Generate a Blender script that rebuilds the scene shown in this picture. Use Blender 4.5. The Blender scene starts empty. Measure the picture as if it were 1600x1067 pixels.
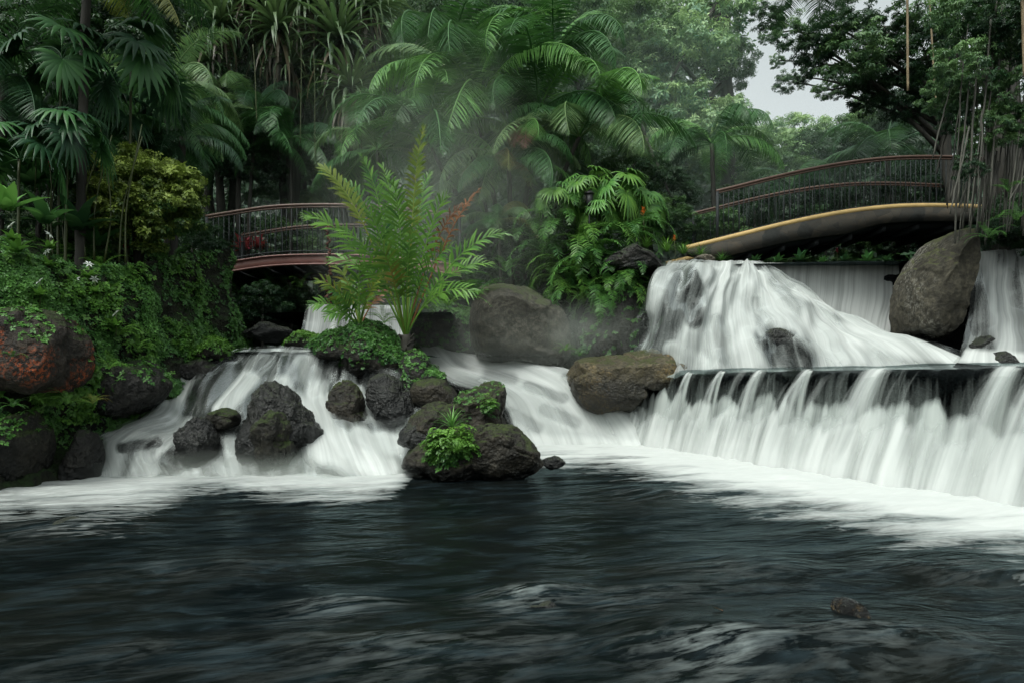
import bpy, bmesh, math, random
import numpy as np
from mathutils import Vector, Matrix, Euler

R = math.radians
rng = np.random.default_rng(7)
random.seed(7)
sc = bpy.context.scene
col = sc.collection

# ------------------------------------------------------------------ camera
F, HZ, EYE = 1067.0, 595.0, 1.2
cam_d = bpy.data.cameras.new('camera'); cam = bpy.data.objects.new('camera', cam_d)
col.objects.link(cam); cam.location = (0, 0, EYE); cam.rotation_euler = (R(90), 0, 0)
cam_d.lens = 24; cam_d.sensor_width = 36; cam_d.shift_y = (HZ - 533.5) / 1600
cam_d.clip_start = 0.05; cam_d.clip_end = 1000
sc.camera = cam

def at(px, py, Y):
    return np.array([(px - 800) / F * Y, Y, EYE + (HZ - py) / F * Y])
def pix(V):
    Y = np.maximum(V[:, 1], 0.3)
    return 800 + V[:, 0] / Y * F, HZ - (V[:, 2] - EYE) / Y * F

# ------------------------------------------------------------------ noise
_perm = rng.permutation(256); _perm = np.concatenate([_perm, _perm, _perm])
_grad = rng.normal(size=(256, 3)); _grad /= np.linalg.norm(_grad, axis=1)[:, None]
def noise(P):
    P = np.asarray(P, float); i = np.floor(P).astype(int); f = P - i; i &= 255
    u = f * f * f * (f * (f * 6 - 15) + 10); out = 0
    for dx in (0, 1):
        for dy in (0, 1):
            for dz in (0, 1):
                h = _perm[_perm[_perm[(i[:, 0] + dx) & 255] + ((i[:, 1] + dy) & 255)] + ((i[:, 2] + dz) & 255)]
                g = _grad[h]; d = f - np.array([dx, dy, dz])
                w = (u[:, 0] if dx else 1 - u[:, 0]) * (u[:, 1] if dy else 1 - u[:, 1]) * (u[:, 2] if dz else 1 - u[:, 2])
                out = out + w * (g * d).sum(1)
    return out * 1.5
def fbm(P, o=4, ridge=False):
    P = np.asarray(P, float); a, s, t = 1.0, 0, 0
    for k in range(o):
        n = noise(P + k * 17.3)
        if ridge: n = 0.6 - 1.6 * np.abs(n)
        s = s + a * n; t += a; a *= 0.5; P = P * 2.03
    return s / t
def sstep(a, b, x):
    t = np.clip((x - a) / (b - a), 0, 1); return t * t * (3 - 2 * t)

# ------------------------------------------------------------------ mesh building
class MB:
    def __init__(self): self.V = []; self.Q = []; self.T = []; self.n = 0; self.tint = []; self.uv = []
    def add(self, V, Q=None, T=None, tint=0.5, uv=None):
        V = np.asarray(V, float).reshape(-1, 3)
        if Q is not None and len(Q): self.Q.append(np.asarray(Q, int).reshape(-1, 4) + self.n)
        if T is not None and len(T): self.T.append(np.asarray(T, int).reshape(-1, 3) + self.n)
        self.V.append(V); self.n += len(V)
        self.tint.append(np.broadcast_to(np.asarray(tint, float), (len(V),)))
        self.uv.append(np.zeros((len(V), 2)) if uv is None else uv)
        return self
    def tube(self, P, r, sides=6, cap=True, tint=0.5):
        P = np.asarray(P, float); n = len(P); r = np.broadcast_to(np.asarray(r, float), (n,))
        T = np.gradient(P, axis=0); T /= np.linalg.norm(T, axis=1)[:, None] + 1e-9
        ref = np.array([0, 0, 1.0]) if abs(T[:, 2]).mean() < .8 else np.array([1.0, 0, 0])
        A = np.cross(T, ref); A /= np.linalg.norm(A, axis=1)[:, None] + 1e-9; B = np.cross(A, T)
        a = np.arange(sides) / sides * 2 * np.pi
        V = P[:, None] + r[:, None, None] * (np.cos(a)[None, :, None] * A[:, None] + np.sin(a)[None, :, None] * B[:, None])
        q = [(i * sides + j, i * sides + (j + 1) % sides, (i + 1) * sides + (j + 1) % sides, (i + 1) * sides + j) for i in range(n - 1) for j in range(sides)]
        V = V.reshape(-1, 3); t = []
        if cap:
            m = len(V); V = np.vstack([V, P[0], P[-1]])
            t = [(m, (j + 1) % sides, j) for j in range(sides)] + [(m + 1, (n - 1) * sides + j, (n - 1) * sides + (j + 1) % sides) for j in range(sides)]
        return self.add(V, q, t, tint)
    def prism(self, poly_front, poly_back):
        """closed solid between two equal polygons (lists of 3D points), built of quads/tris"""
        n = len(poly_front); V = np.vstack([poly_front, poly_back])
        q = [(i, i + n, (i + 1) % n + n, (i + 1) % n) for i in range(n)]
        self.add(V, q)
        return self
    def box(self, lo, hi):
        x0, y0, z0 = lo; x1, y1, z1 = hi
        V = [(x0,y0,z0),(x1,y0,z0),(x1,y1,z0),(x0,y1,z0),(x0,y0,z1),(x1,y0,z1),(x1,y1,z1),(x0,y1,z1)]
        return self.add(V, [(0,3,2,1),(4,5,6,7),(0,1,5,4),(1,2,6,5),(2,3,7,6),(3,0,4,7)])
    def grid(self, G, uv=None, tint=0.5):
        n, m = G.shape[:2]
        i, j = np.meshgrid(np.arange(n - 1), np.arange(m - 1), indexing='ij'); a = (i * m + j).ravel()
        q = np.stack([a, a + 1, a + m + 1, a + m], 1)
        return self.add(G.reshape(-1, 3), q, None, tint, uv)
    def mesh(self, name, mat, smooth=True, attr='tint', extra=None):
        V = np.vstack(self.V).astype(np.float32)
        Q = np.vstack(self.Q) if self.Q else np.zeros((0, 4), int)
        T = np.vstack(self.T) if self.T else np.zeros((0, 3), int)
        me = bpy.data.meshes.new(name); me.vertices.add(len(V)); me.vertices.foreach_set('co', V.ravel())
        L = np.concatenate([Q.ravel(), T.ravel()]).astype(np.int32)
        me.loops.add(len(L)); me.loops.foreach_set('vertex_index', L)
        me.polygons.add(len(Q) + len(T))
        st = np.concatenate([np.arange(len(Q)) * 4, len(Q) * 4 + np.arange(len(T)) * 3]).astype(np.int32)
        me.polygons.foreach_set('loop_start', st)
        me.update(calc_edges=True); me.validate(verbose=False)
        if smooth: me.polygons.foreach_set('use_smooth', np.ones(len(me.polygons), bool))
        a = me.attributes.new(attr, 'FLOAT', 'POINT'); a.data.foreach_set('value', np.concatenate(self.tint).astype(np.float32))
        for an, av in (extra or {}).items():
            a = me.attributes.new(an, 'FLOAT', 'POINT'); a.data.foreach_set('value', np.asarray(av, np.float32))
        U = np.vstack(self.uv)
        if np.abs(U).max() > 0:
            ul = me.uv_layers.new(name='UVMap'); ul.data.foreach_set('uv', U[L].astype(np.float32).ravel())
        if mat is not None: me.materials.append(mat)
        return me

def link(o, parent=None):
    col.objects.link(o)
    if parent is not None: o.parent = parent
    return o
def obj(name, me, parent=None, loc=(0, 0, 0), rot=(0, 0, 0), scale=1.0, mat=None):
    o = bpy.data.objects.new(name, me); link(o, parent)
    o.location = loc; o.rotation_euler = rot
    o.scale = (scale,) * 3 if np.isscalar(scale) else scale
    if mat is not None:
        o.material_slots[0].link = 'OBJECT'; o.material_slots[0].material = mat
    return o
def tag(o, label=None, cat=None, group=None, kind=None):
    if label: o['label'] = label
    if cat: o['category'] = cat
    if group: o['group'] = group
    if kind: o['kind'] = kind
    return o
def thing(name, label, cat, loc, group=None, rz=0):
    o = bpy.data.objects.new(name, None); col.objects.link(o)
    o.empty_display_size = 0.1; o.location = loc; o.rotation_euler = (0, 0, rz)
    return tag(o, label, cat, group)

# ------------------------------------------------------------------ materials
def new_mat(name):
    m = bpy.data.materials.new(name); m.use_nodes = True; nt = m.node_tree; nt.nodes.clear()
    return m, nt, nt.nodes.new('ShaderNodeOutputMaterial')
def N(nt, t, **kw):
    n = nt.nodes.new('ShaderNode' + t)
    for k, v in kw.items():
        if k in n.inputs: n.inputs[k].default_value = v
        else: setattr(n, k, v)
    return n
def ramp(nt, src, stops):
    r = nt.nodes.new('ShaderNodeValToRGB'); e = r.color_ramp.elements
    while len(e) < len(stops): e.new(0.5)
    for el, (p, c) in zip(e, stops):
        el.position = p; el.color = (c, c, c, 1) if np.isscalar(c) else (*c, 1)
    nt.links.new(src, r.inputs[0]); return r.outputs[0]
def math_(nt, op, a, b=None, clamp=False):
    n = nt.nodes.new('ShaderNodeMath'); n.operation = op; n.use_clamp = clamp
    for i, v in enumerate((a, b)):
        if v is None: continue
        if isinstance(v, (int, float)): n.inputs[i].default_value = v
        else: nt.links.new(v, n.inputs[i])
    return n.outputs[0]
def mixc(nt, f, a, b):
    n = nt.nodes.new('ShaderNodeMix'); n.data_type = 'RGBA'
    for i, v in ((0, f), (6, a), (7, b)):
        if isinstance(v, (int, float)): n.inputs[i].default_value = v
        elif isinstance(v, tuple): n.inputs[i].default_value = (*v, 1)
        else: nt.links.new(v, n.inputs[i])
    return n.outputs[2]
def mapped(nt, src, scale=(1, 1, 1), rot=(0, 0, 0)):
    m = nt.nodes.new('ShaderNodeMapping'); m.inputs['Scale'].default_value = scale; m.inputs['Rotation'].default_value = rot
    nt.links.new(src, m.inputs['Vector']); return m.outputs[0]
def tnoise(nt, vec, scale, detail=4, rough=.55, dist=0.0):
    n = N(nt, 'TexNoise', Scale=scale, Detail=detail, Roughness=rough, Distortion=dist)
    nt.links.new(vec, n.inputs['Vector']); return n.outputs['Fac']

def leaf_mat(name, dark, light, rough=.42, trans=.28, tip=None, gain=1.75):
    m, nt, out = new_mat(name)
    if light[0] < .2: dark = (dark[0] * gain * .72, dark[1] * gain * .78, dark[2] * gain * .80); light = (light[0] * gain * 1.12, light[1] * gain * .97, light[2] * gain * .72)
    geo = N(nt, 'NewGeometry'); oi = N(nt, 'ObjectInfo'); at_ = N(nt, 'Attribute', attribute_name='tint')
    f = math_(nt, 'MULTIPLY', geo.outputs['Random Per Island'], .35)
    f = math_(nt, 'ADD', f, math_(nt, 'MULTIPLY', oi.outputs['Random'], .2))
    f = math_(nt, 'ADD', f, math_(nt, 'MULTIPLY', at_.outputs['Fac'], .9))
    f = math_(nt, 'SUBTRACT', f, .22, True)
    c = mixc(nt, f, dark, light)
    if tip:
        c = mixc(nt, ramp(nt, tnoise(nt, N(nt, 'TexCoord').outputs['Object'], 2.2, 3), [(.52, 0.), (.66, .85)]), c, tip)
    p = N(nt, 'BsdfPrincipled', Roughness=rough); p.inputs['Specular IOR Level'].default_value = .35
    nt.links.new(c, p.inputs['Base Color'])
    t = N(nt, 'BsdfTranslucent'); nt.links.new(mixc(nt, .35, c, (.08, .17, .03)) if not tip else c, t.inputs['Color'])
    mx = N(nt, 'MixShader'); mx.inputs[0].default_value = trans
    nt.links.new(p.outputs[0], mx.inputs[1]); nt.links.new(t.outputs[0], mx.inputs[2]); nt.links.new(mx.outputs[0], out.inputs[0])
    return m

def bark_mat(name, a, b, scale=6, stretch=.25):
    m, nt, out = new_mat(name); tc = N(nt, 'TexCoord').outputs['Object']
    n = tnoise(nt, mapped(nt, tc, (1, 1, stretch)), scale, 6, .65)
    p = N(nt, 'BsdfPrincipled', Roughness=.8); nt.links.new(mixc(nt, ramp(nt, n, [(.35, 0.), (.65, 1.)]), a, b), p.inputs['Base Color'])
    bp = N(nt, 'Bump', Strength=.7, Distance=.03); nt.links.new(n, bp.inputs['Height']); nt.links.new(bp.outputs[0], p.inputs['Normal'])
    nt.links.new(p.outputs[0], out.inputs[0]); return m

def rock_mat(name, a, b, moss=.0, mossc=(.03, .07, .012), rough=.75, scale=2.2, patch=None, patch_amt=.5, bump=.9, wetline=None, fine=14, wet=0., spec=.3):
    m, nt, out = new_mat(name)
    geo = N(nt, 'NewGeometry'); pos = geo.outputs['Position']
    n1 = tnoise(nt, pos, scale, 8, .62); n2 = tnoise(nt, pos, fine, 6, .7); n3 = tnoise(nt, pos, scale * .45, 5, .6)
    vor = N(nt, 'TexVoronoi', Scale=fine * 1.6); nt.links.new(pos, vor.inputs['Vector'])
    c = mixc(nt, ramp(nt, n1, [(.36, 0.), (.64, 1.)]), a, b)
    c = mixc(nt, ramp(nt, n2, [(.42, .7), (.62, 0.)]), c, tuple(x * .35 for x in a))
    if patch:
        pf = math_(nt, 'MULTIPLY', ramp(nt, n3, [(.46, 0.), (.60, 1.)]), ramp(nt, tnoise(nt, pos, fine * 1.6, 5, .75), [(.50, 0.), (.57, patch_amt)]))
        c = mixc(nt, pf, c, patch)
    c = mixc(nt, ramp(nt, N(nt, 'NewGeometry').outputs['Pointiness'], [(.42, .7), (.5, 0.)]), c, tuple(x * .3 for x in a)); rgh = ramp(nt, n2, [(.3, max(.05, rough - .18)), (.7, min(1, rough + .18))])  # crease shade put into the rock colour, deepens relief under flat light
    if moss > 0:
        sx = N(nt, 'SeparateXYZ'); nt.links.new(geo.outputs['Normal'], sx.inputs[0])
        mf = math_(nt, 'ADD', math_(nt, 'MULTIPLY', sx.outputs['Z'], .55), math_(nt, 'MULTIPLY', n1, 1.1))
        mf = ramp(nt, mf, [(1.10 - .55 * moss, 0.), (1.32 - .55 * moss, 1.)])
        mc = mixc(nt, n2, tuple(x * .35 for x in mossc), tuple(x * 1.15 for x in mossc)); mf = math_(nt, 'MULTIPLY', mf, ramp(nt, n2, [(.34, .25), (.56, .95)]))
        c = mixc(nt, mf, c, mc); rgh = mixc(nt, mf, rgh, (.95, .95, .95))
    if wet > 0:
        sp0 = N(nt, 'SeparateXYZ'); nt.links.new(N(nt, 'TexCoord').outputs['Generated'], sp0.inputs[0])
        wf0 = ramp(nt, math_(nt, 'ADD', sp0.outputs['Z'], math_(nt, 'MULTIPLY', math_(nt, 'SUBTRACT', n1, .5), .9)), [(wet, 1.), (wet + .16, 0.)])
        c = mixc(nt, math_(nt, 'MULTIPLY', wf0, .75), c, (.006, .007, .007)); rgh = mixc(nt, wf0, rgh, (.16, .16, .16))
    if wetline is not None:
        sp = N(nt, 'SeparateXYZ'); nt.links.new(pos, sp.inputs[0])
        wf = math_(nt, 'ADD', sp.outputs['Z'], math_(nt, 'MULTIPLY', n1, .35))
        wf = ramp(nt, math_(nt, 'MULTIPLY', math_(nt, 'SUBTRACT', wf, wetline - .1), 2.0), [(.1, 1.), (.5, 0.)])
        c = mixc(nt, math_(nt, 'MULTIPLY', wf, .72), c, (.008, .009, .009)); rgh = mixc(nt, wf, rgh, (.22, .22, .22))
    p = N(nt, 'BsdfPrincipled'); p.inputs['Specular IOR Level'].default_value = spec; nt.links.new(c, p.inputs['Base Color']); nt.links.new(rgh, p.inputs['Roughness'])
    b1 = N(nt, 'Bump', Strength=bump, Distance=.16); nt.links.new(n1, b1.inputs['Height'])
    hh = math_(nt, 'ADD', n2, math_(nt, 'MULTIPLY', vor.outputs['Distance'], .5))
    b2 = N(nt, 'Bump', Strength=bump, Distance=.04); nt.links.new(hh, b2.inputs['Height'])
    nt.links.new(b1.outputs[0], b2.inputs['Normal']); nt.links.new(b2.outputs[0], p.inputs['Normal'])
    nt.links.new(p.outputs[0], out.inputs[0]); return m

def fall_mat(name, su=9., sv=.45, seed=0., contrast=1.7, soft=.55, film=.08, white=(.68, .70, .685), grey=(.36, .39, .385), tint=(.95, .96, .955)):
    """silky falling water: white threads (UV in metres: u across, v along the flow) over a clear film"""
    m, nt, out = new_mat(name)
    uv = N(nt, 'UVMap').outputs[0]; fo = N(nt, 'Attribute', attribute_name='foam').outputs['Fac']
    off = nt.nodes.new('ShaderNodeVectorMath'); off.operation = 'ADD'; nt.links.new(uv, off.inputs[0]); off.inputs[1].default_value = (seed, seed * .7, seed)
    wob = N(nt, 'TexNoise', Scale=.9, Detail=1); nt.links.new(off.outputs[0], wob.inputs['Vector'])
    wv = nt.nodes.new('ShaderNodeVectorMath'); wv.operation = 'MULTIPLY_ADD'
    nt.links.new(wob.outputs['Color'], wv.inputs[0]); wv.inputs[1].default_value = (.22, 0, 0); nt.links.new(off.outputs[0], wv.inputs[2])
    a = tnoise(nt, mapped(nt, wv.outputs[0], (su, sv, 1)), 1, 3, .55)
    b = tnoise(nt, mapped(nt, wv.outputs[0], (su * 3.6, sv * 1.1, 1)), 1, 3, .6)
    c = tnoise(nt, mapped(nt, wv.outputs[0], (su * .28, sv * 2.0, 1)), 1, 2, .5)
    s = math_(nt, 'ADD', math_(nt, 'MULTIPLY', a, .52), math_(nt, 'ADD', math_(nt, 'MULTIPLY', b, .14), math_(nt, 'MULTIPLY', c, .34)))
    s = math_(nt, 'MULTIPLY', math_(nt, 'SUBTRACT', s, .5), contrast * 2)
    al = math_(nt, 'ADD', math_(nt, 'MULTIPLY', math_(nt, 'SUBTRACT', fo, .5), 2.0), s)
    al = math_(nt, 'ADD', math_(nt, 'MULTIPLY', al, soft), .5, True)
    al = math_(nt, 'SMOOTH_MIN', al, .97) if False else math_(nt, 'MULTIPLY', al, .97)
    wc = mixc(nt, math_(nt, 'ADD', math_(nt, 'MULTIPLY', s, .35), math_(nt, 'ADD', math_(nt, 'MULTIPLY', fo, .7), .15), True), grey, white)
    d = N(nt, 'BsdfDiffuse'); nt.links.new(wc, d.inputs['Color'])
    tl = N(nt, 'BsdfTranslucent'); nt.links.new(wc, tl.inputs['Color'])
    md = N(nt, 'MixShader'); md.inputs[0].default_value = .3; nt.links.new(d.outputs[0], md.inputs[1]); nt.links.new(tl.outputs[0], md.inputs[2])
    tr = N(nt, 'BsdfTransparent'); tr.inputs[0].default_value = (*tint, 1); gl = N(nt, 'BsdfGlossy', Roughness=.3); gl.inputs['Color'].default_value = (.8, .85, .85, 1)
    lw = N(nt, 'Fresnel', IOR=1.33)
    mf = N(nt, 'MixShader'); nt.links.new(math_(nt, 'MULTIPLY', lw.outputs[0], film * 2.), mf.inputs[0]); nt.links.new(tr.outputs[0], mf.inputs[1]); nt.links.new(gl.outputs[0], mf.inputs[2])
    mx = N(nt, 'MixShader'); nt.links.new(al, mx.inputs[0]); nt.links.new(mf.outputs[0], mx.inputs[1]); nt.links.new(md.outputs[0], mx.inputs[2])
    nt.links.new(mx.outputs[0], out.inputs[0]); return m

def pool_mat(name):
    m, nt, out = new_mat(name)
    fo = N(nt, 'Attribute', attribute_name='foam').outputs['Fac']; pos = N(nt, 'NewGeometry').outputs['Position']
    uv = N(nt, 'UVMap').outputs[0]
    r1 = tnoise(nt, mapped(nt, uv, (1.5, 4.0, 1), (0, 0, .12)), 1.6, 3, .55, .5)
    r2 = tnoise(nt, mapped(nt, uv, (3.0, 11., 1)), 1.6, 4, .62, .6)
    r3 = tnoise(nt, mapped(nt, uv, (.35, .9, 1)), 1.6, 3, .5, .5)
    dk = mixc(nt, ramp(nt, r3, [(.35, 0.), (.7, 1.)]), (.0012, .0024, .0030), (.0052, .0060, .0050))
    st = math_(nt, 'MULTIPLY', ramp(nt, r1, [(.48, 0.), (.70, 1.)]), ramp(nt, r2, [(.35, .35), (.65, 1.)]))
    dk = mixc(nt, math_(nt, 'MULTIPLY', st, .9), dk, (.016, .026, .031))  # teal streaks: sky reflections off the ripples, put into the diffuse colour
    p = N(nt, 'BsdfDiffuse'); nt.links.new(dk, p.inputs['Color']); gp = N(nt, 'BsdfGlossy', Roughness=.2); gp.inputs['Color'].default_value = (.28, .36, .375, 1)
    b1 = N(nt, 'Bump', Strength=.3, Distance=.10); nt.links.new(r1, b1.inputs['Height'])
    b2 = N(nt, 'Bump', Strength=.2, Distance=.03); nt.links.new(r2, b2.inputs['Height']); nt.links.new(b1.outputs[0], b2.inputs['Normal'])
    nt.links.new(b2.outputs[0], p.inputs['Normal']); nt.links.new(b2.outputs[0], gp.inputs['Normal'])
    fr = N(nt, 'Fresnel', IOR=1.33); nt.links.new(b2.outputs[0], fr.inputs['Normal']); pm = N(nt, 'MixShader'); nt.links.new(fr.outputs[0], pm.inputs[0]); nt.links.new(p.outputs[0], pm.inputs[1]); nt.links.new(gp.outputs[0], pm.inputs[2]); p = pm
    s1 = tnoise(nt, mapped(nt, uv, (2.2, 9., 1)), 1.2, 5, .62, .9); s2 = tnoise(nt, mapped(nt, uv, (7, 26., 1)), 1.2, 3, .6, .6)
    s = math_(nt, 'SUBTRACT', math_(nt, 'ADD', math_(nt, 'MULTIPLY', s1, .7), math_(nt, 'MULTIPLY', s2, .3)), .5)
    al = math_(nt, 'ADD', math_(nt, 'MULTIPLY', math_(nt, 'SUBTRACT', fo, .45), 1.35), math_(nt, 'MULTIPLY', math_(nt, 'MULTIPLY', s, 1.9), ramp(nt, fo, [(0., 0.), (.25, 1.), (.7, .8), (1., .15)])))
    al = math_(nt, 'ADD', al, 0.0, True)
    al = ramp(nt, al, [(0., 0.), (.5, .5), (1., 1.)])
    ve = N(nt, 'Attribute', attribute_name='veil').outputs['Fac']
    va = math_(nt, 'MULTIPLY', ve, math_(nt, 'ADD', .16, math_(nt, 'MULTIPLY', s, 3.4)), True)
    al = math_(nt, 'MAXIMUM', al, va)
    d = N(nt, 'BsdfDiffuse'); nt.links.new(mixc(nt, fo, (.36, .41, .405), (.57, .59, .575)), d.inputs['Color'])
    mx = N(nt, 'MixShader'); nt.links.new(al, mx.inputs[0]); nt.links.new(p.outputs[0], mx.inputs[1]); nt.links.new(d.outputs[0], mx.inputs[2])
    nt.links.new(mx.outputs[0], out.inputs[0]); return m

def paint_mat(name, c, rough=.5, var=.35, sc_=9):
    m, nt, out = new_mat(name); pos = N(nt, 'NewGeometry').outputs['Position']
    n = tnoise(nt, pos, sc_, 5, .65); n2 = tnoise(nt, pos, sc_ * 6, 3)
    p = N(nt, 'BsdfPrincipled'); nt.links.new(mixc(nt, ramp(nt, n, [(.3, 0.), (.75, 1.)]), c, tuple(x * (1 - var) for x in c)), p.inputs['Base Color'])
    nt.links.new(ramp(nt, n2, [(.3, rough - .1), (.7, rough + .15)]), p.inputs['Roughness'])
    b = N(nt, 'Bump', Strength=.25, Distance=.01); nt.links.new(n2, b.inputs['Height']); nt.links.new(b.outputs[0], p.inputs['Normal'])
    nt.links.new(p.outputs[0], out.inputs[0]); return m

def flagstone_mat(name):
    m, nt, out = new_mat(name); pos = N(nt, 'NewGeometry').outputs['Position']
    v = N(nt, 'TexVoronoi', Scale=3.6); v.feature = 'DISTANCE_TO_EDGE'; nt.links.new(pos, v.inputs['Vector'])
    vc = N(nt, 'TexVoronoi', Scale=3.6); nt.links.new(pos, vc.inputs['Vector'])
    n = tnoise(nt, pos, 12, 6, .65)
    c = mixc(nt, vc.outputs['Color'], (.014, .016, .016), (.075, .062, .047)); c = mixc(nt, ramp(nt, n, [(.35, .6), (.65, 0.)]), c, (.04, .043, .042))
    c = mixc(nt, ramp(nt, v.outputs['Distance'], [(.0, .5), (.02, 0.)]), c, (.03, .032, .031))
    p = N(nt, 'BsdfPrincipled', Roughness=.85); p.inputs['Specular IOR Level'].default_value = .12; nt.links.new(c, p.inputs['Base Color'])
    b = N(nt, 'Bump', Strength=.6, Distance=.02); nt.links.new(math_(nt, 'ADD', ramp(nt, v.outputs['Distance'], [(0., .75), (.02, 1.)]), math_(nt, 'MULTIPLY', n, .6)), b.inputs['Height'])
    nt.links.new(b.outputs[0], p.inputs['Normal']); nt.links.new(p.outputs[0], out.inputs[0]); return m

def mist_mat(name, density, soft=2.0, color=(.88, .96, .87)):
    m, nt, out = new_mat(name); tc = N(nt, 'TexCoord').outputs['Object']
    g = N(nt, 'TexGradient'); g.gradient_type = 'SPHERICAL'; nt.links.new(tc, g.inputs['Vector'])
    n = tnoise(nt, tc, 1.9, 3, .55)
    d = math_(nt, 'MULTIPLY', math_(nt, 'POWER', g.outputs['Fac'], soft), ramp(nt, n, [(.35, .15), (.68, 1.)]))
    v = N(nt, 'VolumeScatter'); v.inputs['Color'].default_value = (*color, 1); v.inputs['Anisotropy'].default_value = .1
    nt.links.new(math_(nt, 'MULTIPLY', d, density), v.inputs['Density']); nt.links.new(v.outputs[0], out.inputs['Volume'])
    m.cycles.volume_step_rate = 4
    return m

M = {}
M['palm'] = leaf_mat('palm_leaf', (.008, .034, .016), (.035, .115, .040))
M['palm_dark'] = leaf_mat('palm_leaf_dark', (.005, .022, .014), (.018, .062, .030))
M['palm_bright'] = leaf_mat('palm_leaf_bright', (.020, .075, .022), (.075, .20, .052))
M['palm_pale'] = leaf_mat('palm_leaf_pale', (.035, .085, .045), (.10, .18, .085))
M['palm_yellow'] = leaf_mat('palm_leaf_yellow', (.07, .10, .012), (.24, .24, .03))
M['palm_olive'] = leaf_mat('palm_leaf_olive', (.06, .09, .02), (.20, .22, .06), tip=(.22, .17, .05))
M['brown'] = leaf_mat('leaf_brown', (.06, .022, .010), (.24, .10, .035), trans=.15)
M['pinkbrown'] = leaf_mat('leaf_dry_pink', (.10, .045, .035), (.26, .12, .085), trans=.15)
M['cycad'] = leaf_mat('cycad_leaf', (.018, .075, .020), (.105, .25, .050), gain=1.35)
M['cycad_y'] = leaf_mat('cycad_leaf_yellow', (.05, .12, .020), (.20, .25, .04), tip=(.24, .17, .04))
M['fern'] = leaf_mat('fern_leaf', (.010, .045, .015), (.045, .135, .030))
M['fern_b'] = leaf_mat('fern_leaf_bright', (.025, .09, .018), (.09, .22, .045), gain=1.35)
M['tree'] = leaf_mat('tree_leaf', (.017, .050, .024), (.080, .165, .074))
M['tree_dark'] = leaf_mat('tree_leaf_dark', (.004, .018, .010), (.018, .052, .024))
M['tree_pale'] = leaf_mat('tree_leaf_pale', (.055, .115, .070), (.19, .30, .175), gain=2.3)  # light green leaf with distance haze put into its colour
M['bush_y'] = leaf_mat('bush_leaf_yellow', (.020, .060, .014), (.36, .46, .09))
M['moss_leaf'] = leaf_mat('ground_leaf', (.014, .050, .018), (.060, .165, .045))
M['moss_bright'] = leaf_mat('ground_leaf_bright', (.025, .085, .018), (.10, .25, .045), gain=1.25)
M['pandan'] = leaf_mat('strap_leaf', (.012, .036, .022), (.070, .120, .068))
M['dead'] = leaf_mat('strap_leaf_dead', (.016, .016, .011), (.055, .050, .036), trans=.1, gain=1.2)
M['red'] = leaf_mat('petal_red', (.30, .015, .02), (.50, .05, .05), trans=.3)
M['pink'] = leaf_mat('leaf_pink', (.22, .015, .04), (.50, .07, .11), trans=.3)
M['orange'] = leaf_mat('petal_orange', (.45, .08, .01), (.65, .16, .03), trans=.3)
M['white'] = leaf_mat('petal_white', (.6, .64, .6), (.8, .82, .8), trans=.3)
M['stem'] = leaf_mat('stem_green', (.02, .035, .012), (.055, .075, .028), trans=.0, gain=1.)
M['bark'] = bark_mat('bark', (.012, .012, .010), (.042, .038, .030))
M['bark_pale'] = bark_mat('bark_pale', (.03, .031, .026), (.12, .115, .095), 9, .15)
M['vine'] = bark_mat('vine', (.12, .085, .05), (.28, .22, .13), 14, .2)
M['rust'] = bark_mat('rusty_brown', (.035, .015, .010), (.12, .045, .028), 16, .5)
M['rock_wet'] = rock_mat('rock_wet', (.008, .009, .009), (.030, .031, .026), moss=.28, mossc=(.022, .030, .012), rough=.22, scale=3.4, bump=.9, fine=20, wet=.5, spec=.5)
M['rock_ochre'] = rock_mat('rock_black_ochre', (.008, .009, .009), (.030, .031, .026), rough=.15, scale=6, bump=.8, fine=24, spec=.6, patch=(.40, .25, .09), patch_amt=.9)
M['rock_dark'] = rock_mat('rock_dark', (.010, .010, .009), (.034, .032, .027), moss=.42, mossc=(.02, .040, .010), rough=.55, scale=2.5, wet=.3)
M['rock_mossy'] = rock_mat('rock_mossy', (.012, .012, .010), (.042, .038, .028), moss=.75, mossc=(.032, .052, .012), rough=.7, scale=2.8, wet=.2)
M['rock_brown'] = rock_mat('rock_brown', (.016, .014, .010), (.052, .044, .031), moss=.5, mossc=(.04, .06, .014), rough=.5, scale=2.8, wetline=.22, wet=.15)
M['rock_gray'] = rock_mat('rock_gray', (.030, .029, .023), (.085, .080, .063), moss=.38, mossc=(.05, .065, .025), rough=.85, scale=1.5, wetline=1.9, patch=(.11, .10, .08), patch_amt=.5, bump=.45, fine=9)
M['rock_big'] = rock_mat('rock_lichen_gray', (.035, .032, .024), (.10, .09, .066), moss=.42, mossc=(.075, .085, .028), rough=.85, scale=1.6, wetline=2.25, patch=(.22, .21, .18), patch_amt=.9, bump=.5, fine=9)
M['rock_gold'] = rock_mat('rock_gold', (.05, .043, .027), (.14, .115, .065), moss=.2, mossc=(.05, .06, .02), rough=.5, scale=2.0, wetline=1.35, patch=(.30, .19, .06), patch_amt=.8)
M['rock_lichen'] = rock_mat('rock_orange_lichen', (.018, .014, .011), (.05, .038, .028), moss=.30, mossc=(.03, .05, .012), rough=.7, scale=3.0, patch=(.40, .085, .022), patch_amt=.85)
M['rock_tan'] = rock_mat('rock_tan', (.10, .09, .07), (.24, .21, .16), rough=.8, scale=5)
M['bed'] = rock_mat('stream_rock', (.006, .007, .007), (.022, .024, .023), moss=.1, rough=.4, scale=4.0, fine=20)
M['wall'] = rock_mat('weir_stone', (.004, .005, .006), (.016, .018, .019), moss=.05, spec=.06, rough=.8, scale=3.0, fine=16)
M['soil'] = rock_mat('bank_soil', (.010, .014, .007), (.030, .032, .016), moss=.8, mossc=(.016, .038, .008), rough=.95, scale=2.5)
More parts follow.
